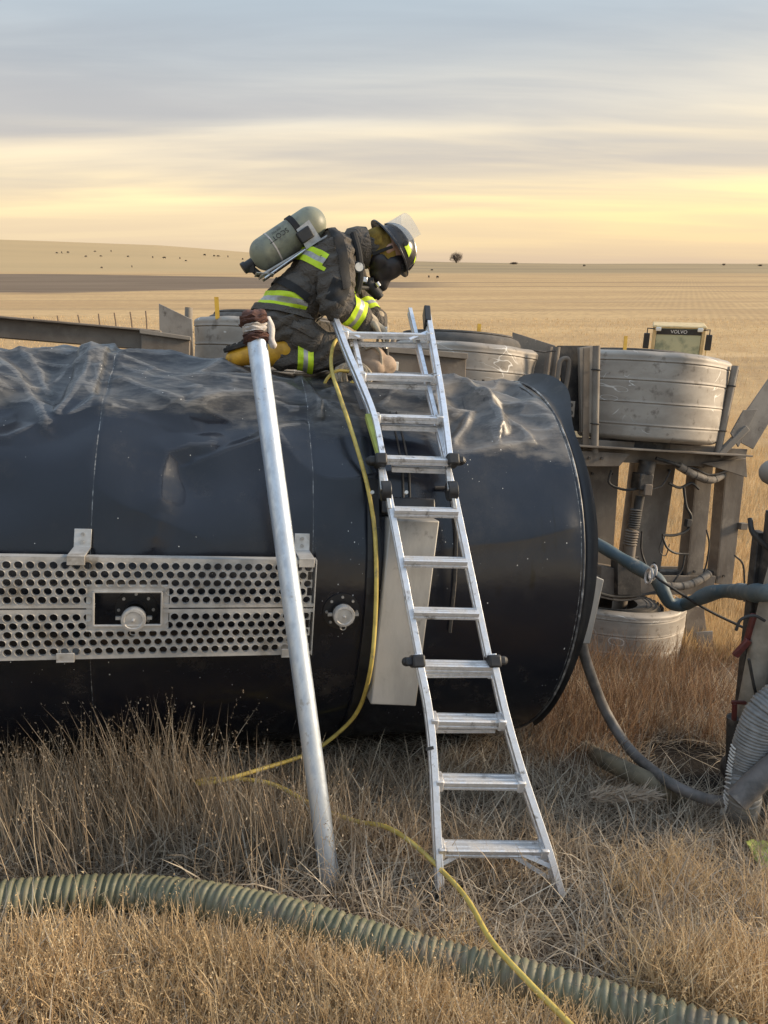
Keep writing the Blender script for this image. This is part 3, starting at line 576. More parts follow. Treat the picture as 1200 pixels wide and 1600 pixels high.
# grey tapered hood, black cover plate over it, strap lines
def hood():
    h = bpy.data.objects.new('hose_hood', None); COL.objects.link(h); h.parent = trailer
    tl, tr, br, bl = at_l(610, 812, -1.02), at_l(687, 814, -1.02), at_l(650, 1104, -1.06), at_l(579, 1101, -1.06)
    ys = lambda q: np.array([q[0], -math.sqrt(max(1 - q[2]**2, 0)) + .02, q[2]]); mb = MB(); mb.add([tl, tr, br, bl, ys(tl), ys(tr), ys(br), ys(bl)], [(0, 1, 2, 3), (0, 4, 5, 1), (1, 5, 6, 2), (2, 6, 7, 3), (3, 7, 4, 0), (4, 7, 6, 5)])
    mb.build('hood_shell', M['alu_hood'], h, 30, bevel=.006)
    a, b = at_l(588, 770, -.99), at_l(700, 775, -.99); mb = MB(); mb.box(((a[0] + b[0]) / 2, -.93, .40), (.24, .05, .075), Matrix.Rotation(R_(-24), 3, 'X')); mb.build('cover_plate', M['black_paint'], h, bevel=.008)
    for px in (581, 634): q = at_l(px, 770, -.955); MB().disc(q, (0, -1, .4), .008, .012, 10).build('screw', M['paper_white'], h)
    mb = MB(); mb.tube(spline([cyl(.055, R_(d), 1.014) for d in (28, 18, 6, -8)], 4), .008, 6); mb.tube(spline([cyl(-.03, R_(28.5), 1.012), cyl(.03, R_(28.5), 1.014), cyl(.055, R_(27), 1.016)], 4), .008, 6); mb.build('edge_trim', M['steel_dark'], h)
    mb = MB()
    for xx in (-.175, -.145): mb.tube([cyl(xx, R_(d), 1.004 + float(tank_disp(np.array([xx]), np.array([R_(d)]))[0])) for d in range(24, 56, 2)], .0045, 6)
    mb.build('strap', M['steel_dark'], h)
    mb = MB(); 
    for dg in range(-50, 30, 4): mb.bar(cyl(-.315, R_(dg), 1.012), cyl(-.315, R_(dg + 4), 1.012), .05, .02, cyl(0, R_(dg + 2), 1))
    mb.build('belly_band', M['black_paint'], h)
hood()
# grey channel hanging off the tank end
q = [at_l(*p, -.80) for p in ((913, 893), (944, 906), (922, 1006), (899, 1005))]
MB().box((.72, -.70, .02), (.10, .16, .05)).build('channel_bracket', M['steel_dark'], trailer)
mb = MB(); mb.plate(q, (0, 1, 0), .10); mb.build('end_channel', M['alu_hood'], trailer, bevel=.004)

# wheels and fenders
WX = (-.51, .91, 2.45); YW = 1.55
def wheel(xc, zs, lower=False):
    w = bpy.data.objects.new('wheel', None); COL.objects.link(w); w.parent = trailer
    for z0 in ((.83, 1.13) if not lower else (-.985, -1.25)):
        pr = [(.29, .015), (.34, .0), (.44, .005), (.485, .03), (.5, .06), (.5, .185), (.485, .215), (.44, .24), (.34, .245), (.29, .23)]
        mb = MB(); mb.lathe(pr, Matrix.Translation((xc, YW, z0)), 56)
        for k in range(52 if lower else 0):
            a = 2 * math.pi * k / 52
            for zz, da in ((.055, 0), (.19, .06)): mb.box((xc + .502 * math.cos(a + da), YW + .502 * math.sin(a + da), z0 + zz), (.006, .040, .085), Matrix.Rotation(a + da, 3, 'Z'))
        for rr in (.37, .41, .45): mb.lathe([(rr - .006, .238), (rr, .249), (rr + .006, .238)], Matrix.Translation((xc, YW, z0)), 56)
        ty = mb.build('tyre', M['rubber'], w, 40)
    zt = zs + (.20 if not lower else -.0)
    mb = MB(); mb.lathe([(.295, zt), (.27, zt - .02), (.25, zt - .09), (.12, zt - .10), (.11, zt - .03), (.001, zt - .03)], Matrix.Translation((xc, YW, 0)), 40); mb.build('rim', M['steel_dusty'], w)
    return w
for xc in WX: wheel(xc, 1.14)
wheel(WX[2], -1.0, True)
def fender(xc, z0, z1, posts=True, a0=-74, a1=74, rad=.60, dz=0.):
    f = bpy.data.objects.new('fender', None); COL.objects.link(f); f.parent = trailer
    zs = np.linspace(0, 1, 110); an = np.radians(np.linspace(a0, a1, 36)); vs = []; fs = []; H = z1 - z0; A_, U_ = np.meshgrid(an, zs, indexing='ij'); W1 = .010 * (vnoise(A_ * 3 + xc * 7, U_ * 3, 0, 77) - .5) + (.04 * (vnoise(A_ * 5 + xc * 3, U_ * 2, 0, 78) - .5) * np.maximum(0, U_ - .72) / .28 if z0 > 0 else 0)
    for t in (0, 1):
        for ia, a in enumerate(an):
            for iu, u in enumerate(zs):
                r = rad - .012 * t
                for g in (.17, .42, .67, .88): r += .004 * math.exp(-((u - g - .012) / .010) ** 2) - .006 * math.exp(-((u - g) / .006) ** 2)
                e = min(u, 1 - u); r -= .045 * max(0, 1 - e / .06) ** 2
                r += W1[ia, iu]
                vs.append((xc + r * math.sin(a), YW - r * math.cos(a), z0 + H * u + dz * math.sin(a)))
    na, nz = len(an), len(zs); g = lambda t, i, j: (t * na + i) * nz + j
    for t in (0, 1): fs += [(g(t, i, j), g(t, i, j + 1), g(t, i + 1, j + 1), g(t, i + 1, j)) for i in range(na - 1) for j in range(nz - 1)]
    for j in (0, nz - 1): fs += [(g(0, i, j), g(0, i + 1, j), g(1, i + 1, j), g(1, i, j)) for i in range(na - 1)]
    for i in (0, na - 1): fs += [(g(0, i, j), g(0, i, j + 1), g(1, i, j + 1), g(1, i, j)) for j in range(nz - 1)]
    MB().add(vs, fs).build('fender_skin', M['fender'], f, 50)
    if posts:
        for s in (-1, 1):
            x = xc + s * (rad - .02 if s > 0 else rad + .02); y = YW - (.22 if s > 0 else .30); zl = (.60, z1 + .04) if z0 > 0 else (-1.31, -.60)
            MB().tube([(x, y, zl[0]), (x, y, zl[1])], .026, 14).build('post', M['steel_dusty'], f)
            for zz in np.linspace(z0, z1, 6)[[1, 4]]: MB().tube([(x + .031 * math.cos(t), y + .031 * math.sin(t), zz) for t in np.linspace(0, 6.28, 14)], .005, 6).build('clamp', M['steel_dark'], f)
    return f
fender(WX[0], .74, 1.32); fender(WX[1], .70, 1.29); f3 = fender(WX[2] + .03, .675, 1.345, False, -64, 84, .72)
for p0, p1, y0, y1, sg_ in (((932, 540), (929, 708), .90, .92, -1), ((1149, 572), (1120, 712), 1.02, 1.0, 1)):
    a_, b_ = at_l(*p0, y0), at_l(*p1, y1); MB().tube([a_, b_], .027, 14).build('post', M['steel_dusty'], f3)
    for t_c in (.22, .72): c_ = a_ + (b_ - a_) * t_c; MB().tube([c_ + np.array([.032 * math.cos(t), .032 * math.sin(t), 0]) for t in np.linspace(0, 6.28, 14)], .005, 6).build('clamp', M['steel_dark'], f3)
    MB().bar(a_ + np.array([sg_ * .05, .05, -.02]), b_ + np.array([sg_ * .05, .05, .02]), .05, .012, (0, 1, 0)).build('stay', M['steel_brown'], f3)
_ = 0; fender(WX[2], -1.27, -.68, True, -66, 80, .68)
# yellow wheel tags
for px, py, y in ((340, 473, 1.15), (746, 515, 1.2), (975, 534, 1.15)):
    a = at_l(px, py + 26, y); b = at_l(px + (3 if px != 340 else -2), py - 9, y); mb = MB(); mb.bar(a, b, .028, .006, (0, 1, 0)); mb.build('wheel_tag', M['yellow_tag'], trailer)
# flaps between wheels
def flap(pts, y, t, m, name='mud_flap'): MB().plate([at_l(*p, y) if len(p) == 2 else at_l(p[0], p[1], p[2]) for p in pts], (.3, 1, 0), t).build(name, m, trailer, bevel=.003)
M['flap'] = pmat('grey_rubber_flap', (.085, .085, .083), (.15, .14, .13), 6, rough=.7, bump=.2, c3=(.36, .35, .33), s3=22, lo3=.66, hi3=.72)
M['flap_light'] = pmat('dusty_grey_flap', (.24, .225, .205), (.165, .15, .135), 5, rough=.75, bump=.2, c3=(.10, .09, .08), s3=14, lo3=.58, hi3=.7)
flap([(248, 474), (300, 499), (302, 560), (250, 560)], 1.02, .012, M['flap_light']); flap([(801, 519), (868, 540), (866, 600), (798, 585)], 1.2, .012, M['flap'])
flap([(1166, 642), (1226, 556), (1226, 620), (1177, 702), (1158, 692)], 1.0, .016, M['flap_light'])
MB().bar(at_l(1122, 712, .99), at_l(1166, 668, .97), .05, .05).build('flap_arm', M['steel_dusty'], trailer, bevel=.004)
flap([(1142, 677), (1162, 641), (1184, 639), (1154, 699)], .96, .02, M['flap_light'], 'flap_bracket')
flap([(1074, 945), (1100, 950), (1112, 1052), (1066, 1045)], 1.25, .02, M['steel_brown']); flap([(1088, 988), (1114, 986), (1112, 1045), (1092, 1050)], 1.05, .014, M['flap_light'])
# side rail with boxes (top left) and rusty box by the ladder
mb = MB(); a, b = at_l(-260, 476, .9), at_l(252, 521, .9); mb.bar(a + np.array([0, .06, -.05]), b + np.array([0, .06, -.05]), .12, .11); mb.bar(a + np.array([0, .04, .010]), b + np.array([0, .04, .010]), .17, .014); mb.build('side_rail', M['steel_brown'], trailer, bevel=.004)
def boxq(pts, y, t, m, name, bevel=.006): MB().plate([at_l(*p, y) for p in pts], (0, 1, 0), t).build(name, m, trailer, bevel=bevel)
boxq([(221, 519), (297, 531), (296, 575), (219, 560)], .86, .15, M['steel_brown'], 'rail_box'); boxq([(218, 514), (298, 526), (298, 532), (218, 521)], .84, .19, M['steel_dusty'], 'rail_box_lid', .003)
boxq([(590, 549), (729, 560), (727, 606), (588, 596)], .80, .30, M['steel_brown'], 'valve_box'); boxq([(586, 540), (731, 552), (731, 561), (586, 549)], .78, .34, M['steel_dusty'], 'valve_box_lid', .003)
for px in (420, 520): MB().tube([at_l(px, 520, .82), at_l(px + 4, 575, .82)], .02, 10).build('rail_post', M['steel_dusty'], trailer)

# frame seen past the tank end: rails, cross members, pipe loop, light bracket
fr = bpy.data.objects.new('frame', None); COL.objects.link(fr); fr.parent = trailer
def fpoly(pts, y, t, m, name, bevel=.004): return MB().plate([at_l(*p, y) for p in pts], (0, 1, 0), t).build(name, m, fr, bevel=bevel)
zu = at_l(1000, 708, 1.0)[2]; zl = at_l(1000, 915, 1.0)[2]
for zc, nm in ((zu, 1), (zl, -1)):
    mb = MB(); x0, x1 = -4.3, (at_l(1168, 715, 1.0)[0] if nm > 0 else at_l(1118, 915, 1.0)[0]); mb.box(((x0 + x1) / 2, 1.02, zc), (x1 - x0, .014, .16)); mb.box(((x0 + x1) / 2, 1.34, zc), (x1 - x0, .014, .16)); mb.box(((x0 + x1) / 2, 1.18, zc + nm * .03), (x1 - x0, .31, .014)); mb.build('rail', M['steel_frame'], fr, bevel=.003)
zp = at_l(1000, 706, .93)[2]; mb = MB(); xa, xb = at_l(893, 704, .93)[0], at_l(1166, 715, .93)[0]; mb.box(((xa + xb) / 2, 1.0, zp + .02), (xb - xa, .28, .014)); mb.build('deck_plate', M['steel_frame'], fr, bevel=.003)
fpoly([(880, 703), (985, 709), (968, 729), (890, 729)], .90, .02, M['steel_frame'], 'gusset'); fpoly([(1098, 724), (1166, 716), (1168, 746), (1160, 744)], .95, .02, M['steel_frame'], 'gusset')
for pts, y in (([(912, 728), (968, 728), (956, 905), (905, 905)], 1.20), ([(1003, 720), (1058, 716), (1030, 905), (985, 905)], 1.22)): fpoly(pts, y, .09, M['steel_frame'], 'cross_member', .006)
for pts in ([(1090, 716), (1116, 716), (1097, 906), (1072, 906)], [(1135, 716), (1166, 716), (1144, 916), (1119, 912)]):
    fpoly(pts, 1.12, .014, M['steel_frame'], 'cross_member', .003)
    p = [np.array(pts[0], float), np.array(pts[3], float)]; e = MB(); q0, q1 = at_l(*p[0], 1.12), at_l(*p[1], 1.12); e.bar(q0 + np.array([.006, .06, 0]), q1 + np.array([.006, .06, 0]), .012, .12, (0, 1, 0)); e.build('web', M['steel_brown'], fr)
fpoly([(985, 893), (1118, 893), (1112, 926), (985, 930)], 1.16, .10, M['steel_dark'], 'lower_beam'); fpoly([(905, 880), (985, 893), (985, 930), (905, 925)], 1.15, .10, M['steel_brown'], 'lower_beam')
fpoly([(872, 540), (926, 540), (924, 676), (885, 672)], 1.12, .02, M['steel_dark'], 'side_plate'); fpoly([(905, 543), (928, 540), (926, 677), (908, 676)], 1.06, .03, M['steel_dusty'], 'side_plate'); fpoly([(912, 690), (960, 690), (955, 704), (900, 704)], 1.02, .12, M['steel_brown'], 'foot_block')
for s in range(5): q = at_l(918, 560 + 24 * s, 1.055); MB().disc(q, (0, -1, 0), .006, .004, 8).build('bolt_hole', M['steel_dark'], fr)
MB().tube(spline([at_l(866, 622, .98), at_l(872, 585, .98), at_l(875, 565, .98), at_l(884, 560, .98), at_l(889, 568, .98), at_l(884, 605, .98), at_l(876, 640, .98)], 6), .017, 10).build('pipe_loop', M['steel_frame'], fr)
for px0, px1 in ((868, 850), (856, 838)): MB().tube([at_l(px0 + 3, 542, 1.05), at_l(px1 + 12, 612, 1.05)], .022, 10).build('post', M['steel_brown'], fr)
lb = fpoly([(872, 625), (899, 627), (897, 652), (870, 650)], .93, .012, M['steel_dusty'], 'light_bracket', .002)
for px in (881, 892):
    for py in (633, 645): MB().disc(at_l(px, py, .9295), (0, -1, 0), .016, .004, 14).build('socket_hole', M['black_plastic'], fr)
# shock absorber with bellows
sh = bpy.data.objects.new('shock_absorber', None); COL.objects.link(sh); sh.parent = trailer
def sp(px, py, y=.98): return at_l(px, py, y)
MB().tube([sp(1012, 720), sp(1008, 740)], .065, 12).build('top_mount', M['steel_dark'], sh); MB().box(sp(1003, 752), (.12, .12, .13)).build('valve_block', M['steel_dark'], sh, bevel=.01); MB().box(sp(1010, 765, .94), (.07, .06, .09)).build('valve_block', M['steel_brown'], sh, bevel=.008)
MB().tube([sp(1000, 775), sp(993, 815)], .036, 14).build('tube', M['steel_dark'], sh); ribbed([sp(994, 795), sp(990, 825)], .048, .018, .016).build('bellows', M['rubber'], sh); ribbed([sp(988, 828), sp(984, 852)], .055, .020, .016).build('bellows', M['steel_brown'], sh); MB().tube([sp(985, 850), sp(981, 885)], .045, 14).build('tube', M['steel_brown'], sh)
fpoly([(940, 885), (1000, 895), (995, 938), (935, 932)], 1.0, .16, M['steel_brown'], 'axle_bracket'); fpoly([(965, 870), (1000, 870), (1003, 930), (965, 930)], .95, .10, M['steel_dark'], 'axle_bracket')
MB().tube([at_l(1000, 690, YW), at_l(960, 1010, YW)], .065, 16).build('axle', M['steel_brown'], fr)
MB().disc(at_l(985, 700, 1.3), (0, 0, 1), .33, .16, 32).build('brake_drum', M['steel_dark'], fr)
# wiring and conduit
MB().tube(spline([at_l(1025, 716, .95), at_l(1045, 722, .93), at_l(1062, 728, .92)], 5), .014, 8).build('conduit', M['black_cable'], fr)
for cp in ([at_l(1060, 728, .95), at_l(1085, 742, .95), at_l(1110, 750, .97), at_l(1130, 742, 1.0)], [at_l(1035, 915, .95), at_l(1065, 916, .93), at_l(1090, 908, .93), at_l(1108, 896, .95)]):
    cp = spline(cp, 8); cd_ = MB().tube(cp, .031, 14).build('conduit', M['wrap'], fr)
    for q0, q1 in zip(cp[3::5], cp[4::5]): MB().tube([q0, q0 + (q1 - q0) * .35], .0325, 14).build('tie', M['steel_dark'], fr)
for pts, r in (([(1045, 755), (1062, 762), (1080, 755), (1092, 764)], .011), ([(1068, 760), (1072, 790), (1080, 808), (1074, 828), (1055, 836), (1035, 836)], .011), ([(1035, 838), (1042, 855), (1055, 864), (1076, 866)], .009), ([(1070, 868), (1065, 890), (1052, 910)], .008), ([(1104, 828), (1108, 850), (1104, 880), (1098, 900)], .007), ([(1148, 868), (1160, 880), (1163, 900), (1163, 940)], .008), ([(1036, 838), (1030, 860), (1040, 868), (1046, 850)], .004), ([(955, 735), (952, 755), (975, 765), (995, 764)], .010), ([(1018, 765), (1035, 758), (1048, 735)], .007), ([(930, 925), (960, 932), (1000, 930), (1025, 925)], .011), ([(935, 932), (970, 938), (1010, 933)], .009), ([(1060, 728), (1085, 732), (1110, 742), (1140, 735)], .008), ([(1003, 830), (1002, 860), (1010, 885)], .008)):
    MB().tube(spline([at_l(p[0], p[1], .96) for p in pts], 6), r, 7).build('cable', M['black_cable'] if r > .0095 else M['steel_dark'], fr)
MB().box(at_l(1075, 817, .96), (.045, .04, .06)).build('junction_box', M['steel_dark'], fr, bevel=.004); MB().box(at_l(1160, 822, 1.1), (.07, .05, .055)).build('stub', M['steel_frame'], fr, bevel=.004)
for pts in ([(835, 548), (850, 550), (868, 548)],): MB().tube([at_l(*p, .9) for p in pts], .006, 6).build('cable', M['steel_dark'], fr)
for px in (742, 755): MB().tube([at_l(px, 603, .86), at_l(px, 593, .86)], .01, 8).build('latch', M['steel_dark'], trailer)

for px, py, y in ((1010, 735, 1.215), (1045, 735, 1.215), (1000, 880, 1.215), (1022, 880, 1.215), (925, 740, 1.195), (955, 740, 1.195), (1098, 728, 1.115), (1146, 728, 1.115), (1084, 893, 1.115), (1130, 900, 1.115), (900, 716, .895), (920, 716, .895), (940, 716, .895), (1005, 912, 1.155), (1060, 905, 1.155)):
    MB().disc(at_l(px, py, y), (0, -1, 0), .012, .012, 6).build('bolt', M['steel_dark'], fr)

# ================================================================== ladder
def ladder():
    e = np.array([math.cos(R_(9)), math.sin(R_(9)), -.03]); e /= np.linalg.norm(e)
    foot = on_ground(783, 1408, .0); hinge = on_tank(656, 768, 1.14)
    D = ray(592, 490); top = None
    for Y in np.arange(4.2, 2.2, -.01):
        T = EYE + D * (Y / D[1]); 
        if min(axis_dist(hinge + (T - hinge) * t) for t in np.linspace(0, 1, 40)) >= 1.058: top = T; break
    def plane(P, Q): n = np.cross(Q - P, e); return P, n / np.linalg.norm(n)
    low, upp = plane(foot, hinge), plane(hinge, top)
    def on(pl, px, py, lift=0.): D = ray(px, py); return EYE + D * (((pl[0] + pl[1] * lift * np.sign((EYE - pl[0]) @ pl[1]) - EYE) @ pl[1]) / (D @ pl[1]))
    lo = lambda px, py, l=0.: on(low, px, py, l)
    up = lambda px, py, l=0.: on(upp, px, py, l)
    nl = low[1] * np.sign((EYE - low[0]) @ low[1]); nu = upp[1] * np.sign((EYE - upp[0]) @ upp[1])
    L = thing('ladder', foot, 'silver aluminium folding ladder leaning on the black tank', 'ladder')
    def rail(pts, w, d, nrm, name='rail'):
        mb = MB(); P = [Vector(p) for p in pts]; N = Vector(nrm); vs = []; fs = []
        for i, p in enumerate(P):
            t = (P[min(i + 1, len(P) - 1)] - P[max(i - 1, 0)]).normalized(); s = t.cross(N).normalized(); n2 = s.cross(t)
            vs += [p + s * a * w / 2 + n2 * b * d / 2 for a, b in ((-1, -1), (1, -1), (1, -.3), (.55, -.2), (.55, .2), (1, .3), (1, 1), (-1, 1), (-1, .3), (-.55, .2), (-.55, -.2), (-1, -.3))]
        k = 12
        for i in range(len(P) - 1): fs += [(i * k + j, i * k + (j + 1) % k, (i + 1) * k + (j + 1) % k, (i + 1) * k + j) for j in range(k)]
        fs += [tuple(range(k)), tuple((len(P) - 1) * k + j for j in range(k))]; return mb.add(vs, fs).build(name, M['alu'], L, 30, bevel=.0015)
    # lower flared section, inner section, upper inner, upper flared
    lowL = [(687, 1396), (682, 1300), (676, 1180), (668, 1105), (657, 1050), (650, 1022)]; lowR = [(877, 1404), (852, 1320), (812, 1200), (788, 1115), (774, 1055), (767, 1022)]
    RW, RD = .026, .062
    rail(spline([lo(*p, .012) for p in lowL], 5), .026, RD, nl); rail(spline([lo(*p, .012) for p in lowR], 5), .026, RD, nl)
    for a, b in (((661, 1060), (607, 775)), ((769, 1060), (709, 775))): rail([lo(*a, -.01), lo(*b, -.01)], .024, .05, nl)
    rail([up(603, 762, -.012), up(553, 532, -.012)], .020, .046, nu); rail([up(706, 762, -.012), up(640, 486, -.012)], .020, .046, nu)
    rail(spline([up(*p, .03) for p in ((598, 722), (584, 655), (563, 600), (541, 548), (519, 488))], 5), .024, RD, nu); rail(spline([up(*p, .03) for p in ((702, 722), (694, 655), (686, 600), (677, 548), (667, 490))], 5), .024, RD, nu)
    def rung(a, b, nrm, h=.030, d=.048, fl=True):
        a, b = Vector(a), Vector(b); mb = MB(); N = Vector(nrm); x = (b - a).normalized(); t = N.cross(x); t = t if t.z > 0 else -t; Z = Vector((0, 0, 1)); Z = (Z - x * Z.dot(x)).normalized(); Yv = x.cross(Z); Yv = Yv if Yv.dot(N) > 0 else -Yv
        # level tread: top plate with three ridges, rounded nose, skirt
        pr = [(-.5, -.5), (-.5, .42), (-.42, .5), (-.30, .5), (-.27, .42), (-.12, .42), (-.09, .5), (.09, .5), (.12, .42), (.27, .42), (.30, .5), (.42, .5), (.5, .38), (.5, .02), (.44, -.04), (.44, -.2), (.5, -.26), (.5, -.5)]
        vs = []; 
        for p in (a, b): vs += [p + Yv * u * d + Z * v * h for u, v in pr]
        k = len(pr); fs = [(j, (j + 1) % k, k + (j + 1) % k, k + j) for j in range(k)] + [tuple(range(k)), tuple(range(k, 2 * k))]
        r = mb.add(vs, fs).build('rung', M['alu_rung'], L, 20)
        if fl:
            for p, s in ((a, 1), (b, -1)): m2 = MB(); m2.box(p + x * s * .012 + Yv * .002, (.03, d + .008, h + .012), Matrix((x, Yv, Z)).transposed()); m2.build('rung_bracket', M['alu_rung'], r, bevel=.004)
    for y, xl, xr, f in ((1325, 683, 852, 1), (1220, 680, 816, 1), (1125, 672, 786, 1), (1040, 660, 768, 0), (957, 645, 746, 0), (877, 630, 728, 0), (799, 615, 714, 0)):
        rung(lo(xl, y, .01), lo(xr, y + 2, .01), nl, .034 if f else .032, .058 if f else .05, bool(f))
    rung(lo(676, 1138, -.02), lo(772, 1138, -.02), nl, .016, .04, False)
    rung(lo(658, 1052, .0), lo(766, 1052, .0), nl, .02, .035, False)
    for y, xl, xr in ((718, 600, 699), (653, 584, 690), (588, 562, 684), (523, 535, 673)):
        rung(up(xl, y, .03), up(xr, y + 3, .03), nu, .030, .05, y < 700); rung(up(xl + 12, y + 14, -.012), up(xr - 4, y + 17, -.012), nu, .022, .036, False)
    # braces at both flared ends
    for a, b, l in (((690, 1350), (728, 1330), .0), ((864, 1355), (806, 1330), .03), ((858, 1372), (800, 1336), -.03)): MB().bar(lo(*a, l), lo(*b, l), .016, .004, nl).build('brace', M['alu'], L)
    for a, b in (((531, 508), (562, 527)), ((668, 518), (640, 530))): MB().bar(up(*a, .045), up(*b, .045), .014, .004, nu).build('brace', M['alu'], L)
    # locks, hinges, feet
    for q, s in ((lo(652, 1033, .012), -1), (lo(770, 1033, .012), 1), (up(594, 720, .03), -1), (up(706, 720, .03), 1)):
        k = MB(); Mx = Matrix((Vector(e), Vector(nl), Vector(np.cross(e, nl)))).transposed(); k.box(Vector(q), (.05, .085, .05), Mx); k.box(Vector(q) + Vector(e) * s * .034, (.035, .05, .035), Mx); k.tube([Vector(q) + Vector(e) * s * .04, Vector(q) + Vector(e) * s * .062], [.022, .012], 10); k.build('lock', M['black_plastic'], L, bevel=.008)
    for px, px2 in ((598, 607), (703, 709)):
        k = MB(); c = (lo(px2, 770, .0) + up(px, 764, 0)) / 2; k.disc(c - e * .02, e, .042, .04, 22); k.build('hinge', M['black_plastic'], L, bevel=.003)
        k = MB(); k.bar(lo(px2 + 2, 795, .012), lo(px2 - 2, 768, .012), .016, .012, nl); k.bar(up(px, 766, .02), up(px - 3, 735, .02), .020, .014, nu); k.build('hinge_arm', M['bolt'], L, bevel=.002)
    for px, py, px1, py1 in ((688, 1410, 686, 1388), (884, 1416, 876, 1394)): MB().bar(lo(px, py, .012), lo(px1, py1, .012), .034, .07, nl).build('foot', M['black_plastic'], L, bevel=.006)
    MB().bar(up(666, 485, .03), up(668, 508, .03), .032, .068, nu).build('foot', M['black_plastic'], L, bevel=.005); MB().bar(up(516, 482, .03), up(522, 500, .03), .030, .066, nu).build('foot', M['alu'], L, bevel=.004)
    MB().bar(up(556, 610, .063), up(566, 640, .063), .018, .003, nu).build('label_plate', M['black_plastic'], L); MB().bar(up(575, 650, .022), up(594, 712, .022), .0265, .03, nu).build('yellow_sticker', M['lime_cloth'], L)
    MB().bar(lo(671, 1167, .045), lo(672, 1172, .045), .03, .004, nl).build('tape_mark', M['black_plastic'], L)
    return hinge, top
HINGE, LTOP = ladder()

# ================================================================== galvanised pipe leaning on the tank
def pipe():
    foot = on_ground(514, 1366, .02); D = ray(397, 500); top = None; R = .038
    for Y in np.arange(4.3, 2.2, -.01):
        T = EYE + D * (Y / D[1])
        if min(axis_dist(foot + (T - foot) * t) for t in np.linspace(0, 1, 60)) >= 1.0 + R + .03 and all(abs(q[2]) > .23 or q[1] < -1.185 for q in (W2L(foot + (T - foot) * t) for t in np.linspace(0, 1, 60))): top = T; break
    p = thing('steel_pipe', foot, 'long galvanised steel pipe propped against the tank left of the ladder', 'pipe')
    d = (top - foot) / np.linalg.norm(top - foot); MB().tube([foot - d * .06, foot, top], R, 32, False).build('tube', M['galv'], p)
    MB().tube([foot - d * .055, top - d * .01], R - .004, 28, False).build('bore', M['steel_dark'], p)
    t0 = top - d * .085
    pts = []
    for k in range(150):
        a = k * .42; pts.append(t0 + d * (.012 + .075 * k / 150))
    nx = np.cross(d, [0, 1, 0]); nx /= np.linalg.norm(nx); ny = np.cross(d, nx)
    Mx = Matrix.Translation(t0) @ Vector(d).to_track_quat('Z', 'Y').to_matrix().to_4x4()
    for nm, m, z0, z1, r in (('strap', M['wrap_red'], -.004, .026, .050), ('tape', M['wrap_white'], .026, .060, .047), ('strap', M['wrap_red'], .060, .098, .053), ('knot', M['wrap_red'], .09, .12, .045)):
        k = MB(); nz = 9; prof = [(r - .012 if i_ in (0, nz - 1) else r + .004 * math.sin(i_ * 2.2), z0 + (z1 - z0) * i_ / (nz - 1)) for i_ in range(nz)]
        if nm == 'knot': prof = [(.048, .09), (.050, .098), (.044, .108), (.030, .116), (.012, .120), (.001, .121)]
        k.lathe(prof, Mx, 36); v_ = np.array(k.v); c_ = np.array([t0 + d * ((p - t0) @ d) for p in v_]); rad = v_ - c_; nn = fbm(v_[:, 0] * 38, v_[:, 2] * 60, v_[:, 1] * 38, 71, 3); k.v = [tuple(q) for q in (c_ + rad * (1 + .42 * (nn - .44))[:, None] + d * (.03 * (nn - .44))[:, None])]; k.build(nm, m, p, 60)
    k = MB(); c = top; k.tube(spline([c + nx * -.05, c + nx * -.062 - d * .04, c + nx * -.055 - d * .085, c - nx * .064 - d * .12], 5), [.014] * 15 + [.006], 8); k.build('tape', M['wrap_white'], p, 60)
pipe()

# ================================================================== hoses and lines
def G(px, py, h): return on_ground(px, py, h)
h = thing('corrugated_hose', G(600, 1470, .05), 'thick green corrugated suction hose lying across the foreground grass', 'hose')
hp = [G(px, py, .075) for px, py in ((-700, 1520), (-400, 1462), (-160, 1424), (-60, 1412), (0, 1405), (100, 1397), (200, 1395), (300, 1404), (400, 1422), (480, 1442), (560, 1466), (650, 1491), (740, 1514), (820, 1533), (900, 1556), (1000, 1585), (1090, 1612), (1200, 1648), (1400, 1700))]
ribbed(spline(hp, 10), .063, .026, .010, 22).build('hose_body', M['hose_green'], h, 70)

y_ = thing('air_line', G(600, 1292, .03), 'thin yellow air line hanging down the tank and trailing through the grass', 'hose')
yl = [on_tank(px, py, r) for px, py, r in ((556, 548, 1.10), (538, 533, 1.14), (525, 532, 1.15), (518, 553, 1.10), (519, 582, 1.075), (532, 622, 1.07), (553, 685, 1.05), (573, 755, 1.035), (585, 825, 1.03), (588, 900, 1.045), (586, 975, 1.08), (579, 1045, 1.13))]
gz = lambda px, py, h: G(px, py, h)
yl += [at_y(562, 1105, 2.72), at_y(532, 1142, 2.76), gz(482, 1177, .22), gz(400, 1204, .22), gz(340, 1221, .21), gz(308, 1224, .19), gz(325, 1217, .18), gz(395, 1219, .17), gz(440, 1231, .15), gz(500, 1264, .11), gz(560, 1284, .10), gz(600, 1291, .14), gz(640, 1314, .15), gz(690, 1360, .12), gz(730, 1405, .13), gz(768, 1470, .16), gz(826, 1535, .17), gz(892, 1602, .14), gz(960, 1680, .1)]
MB().tube(spline(yl, 8), .0092, 10).build('line', M['yellow_line'], y_, 60)

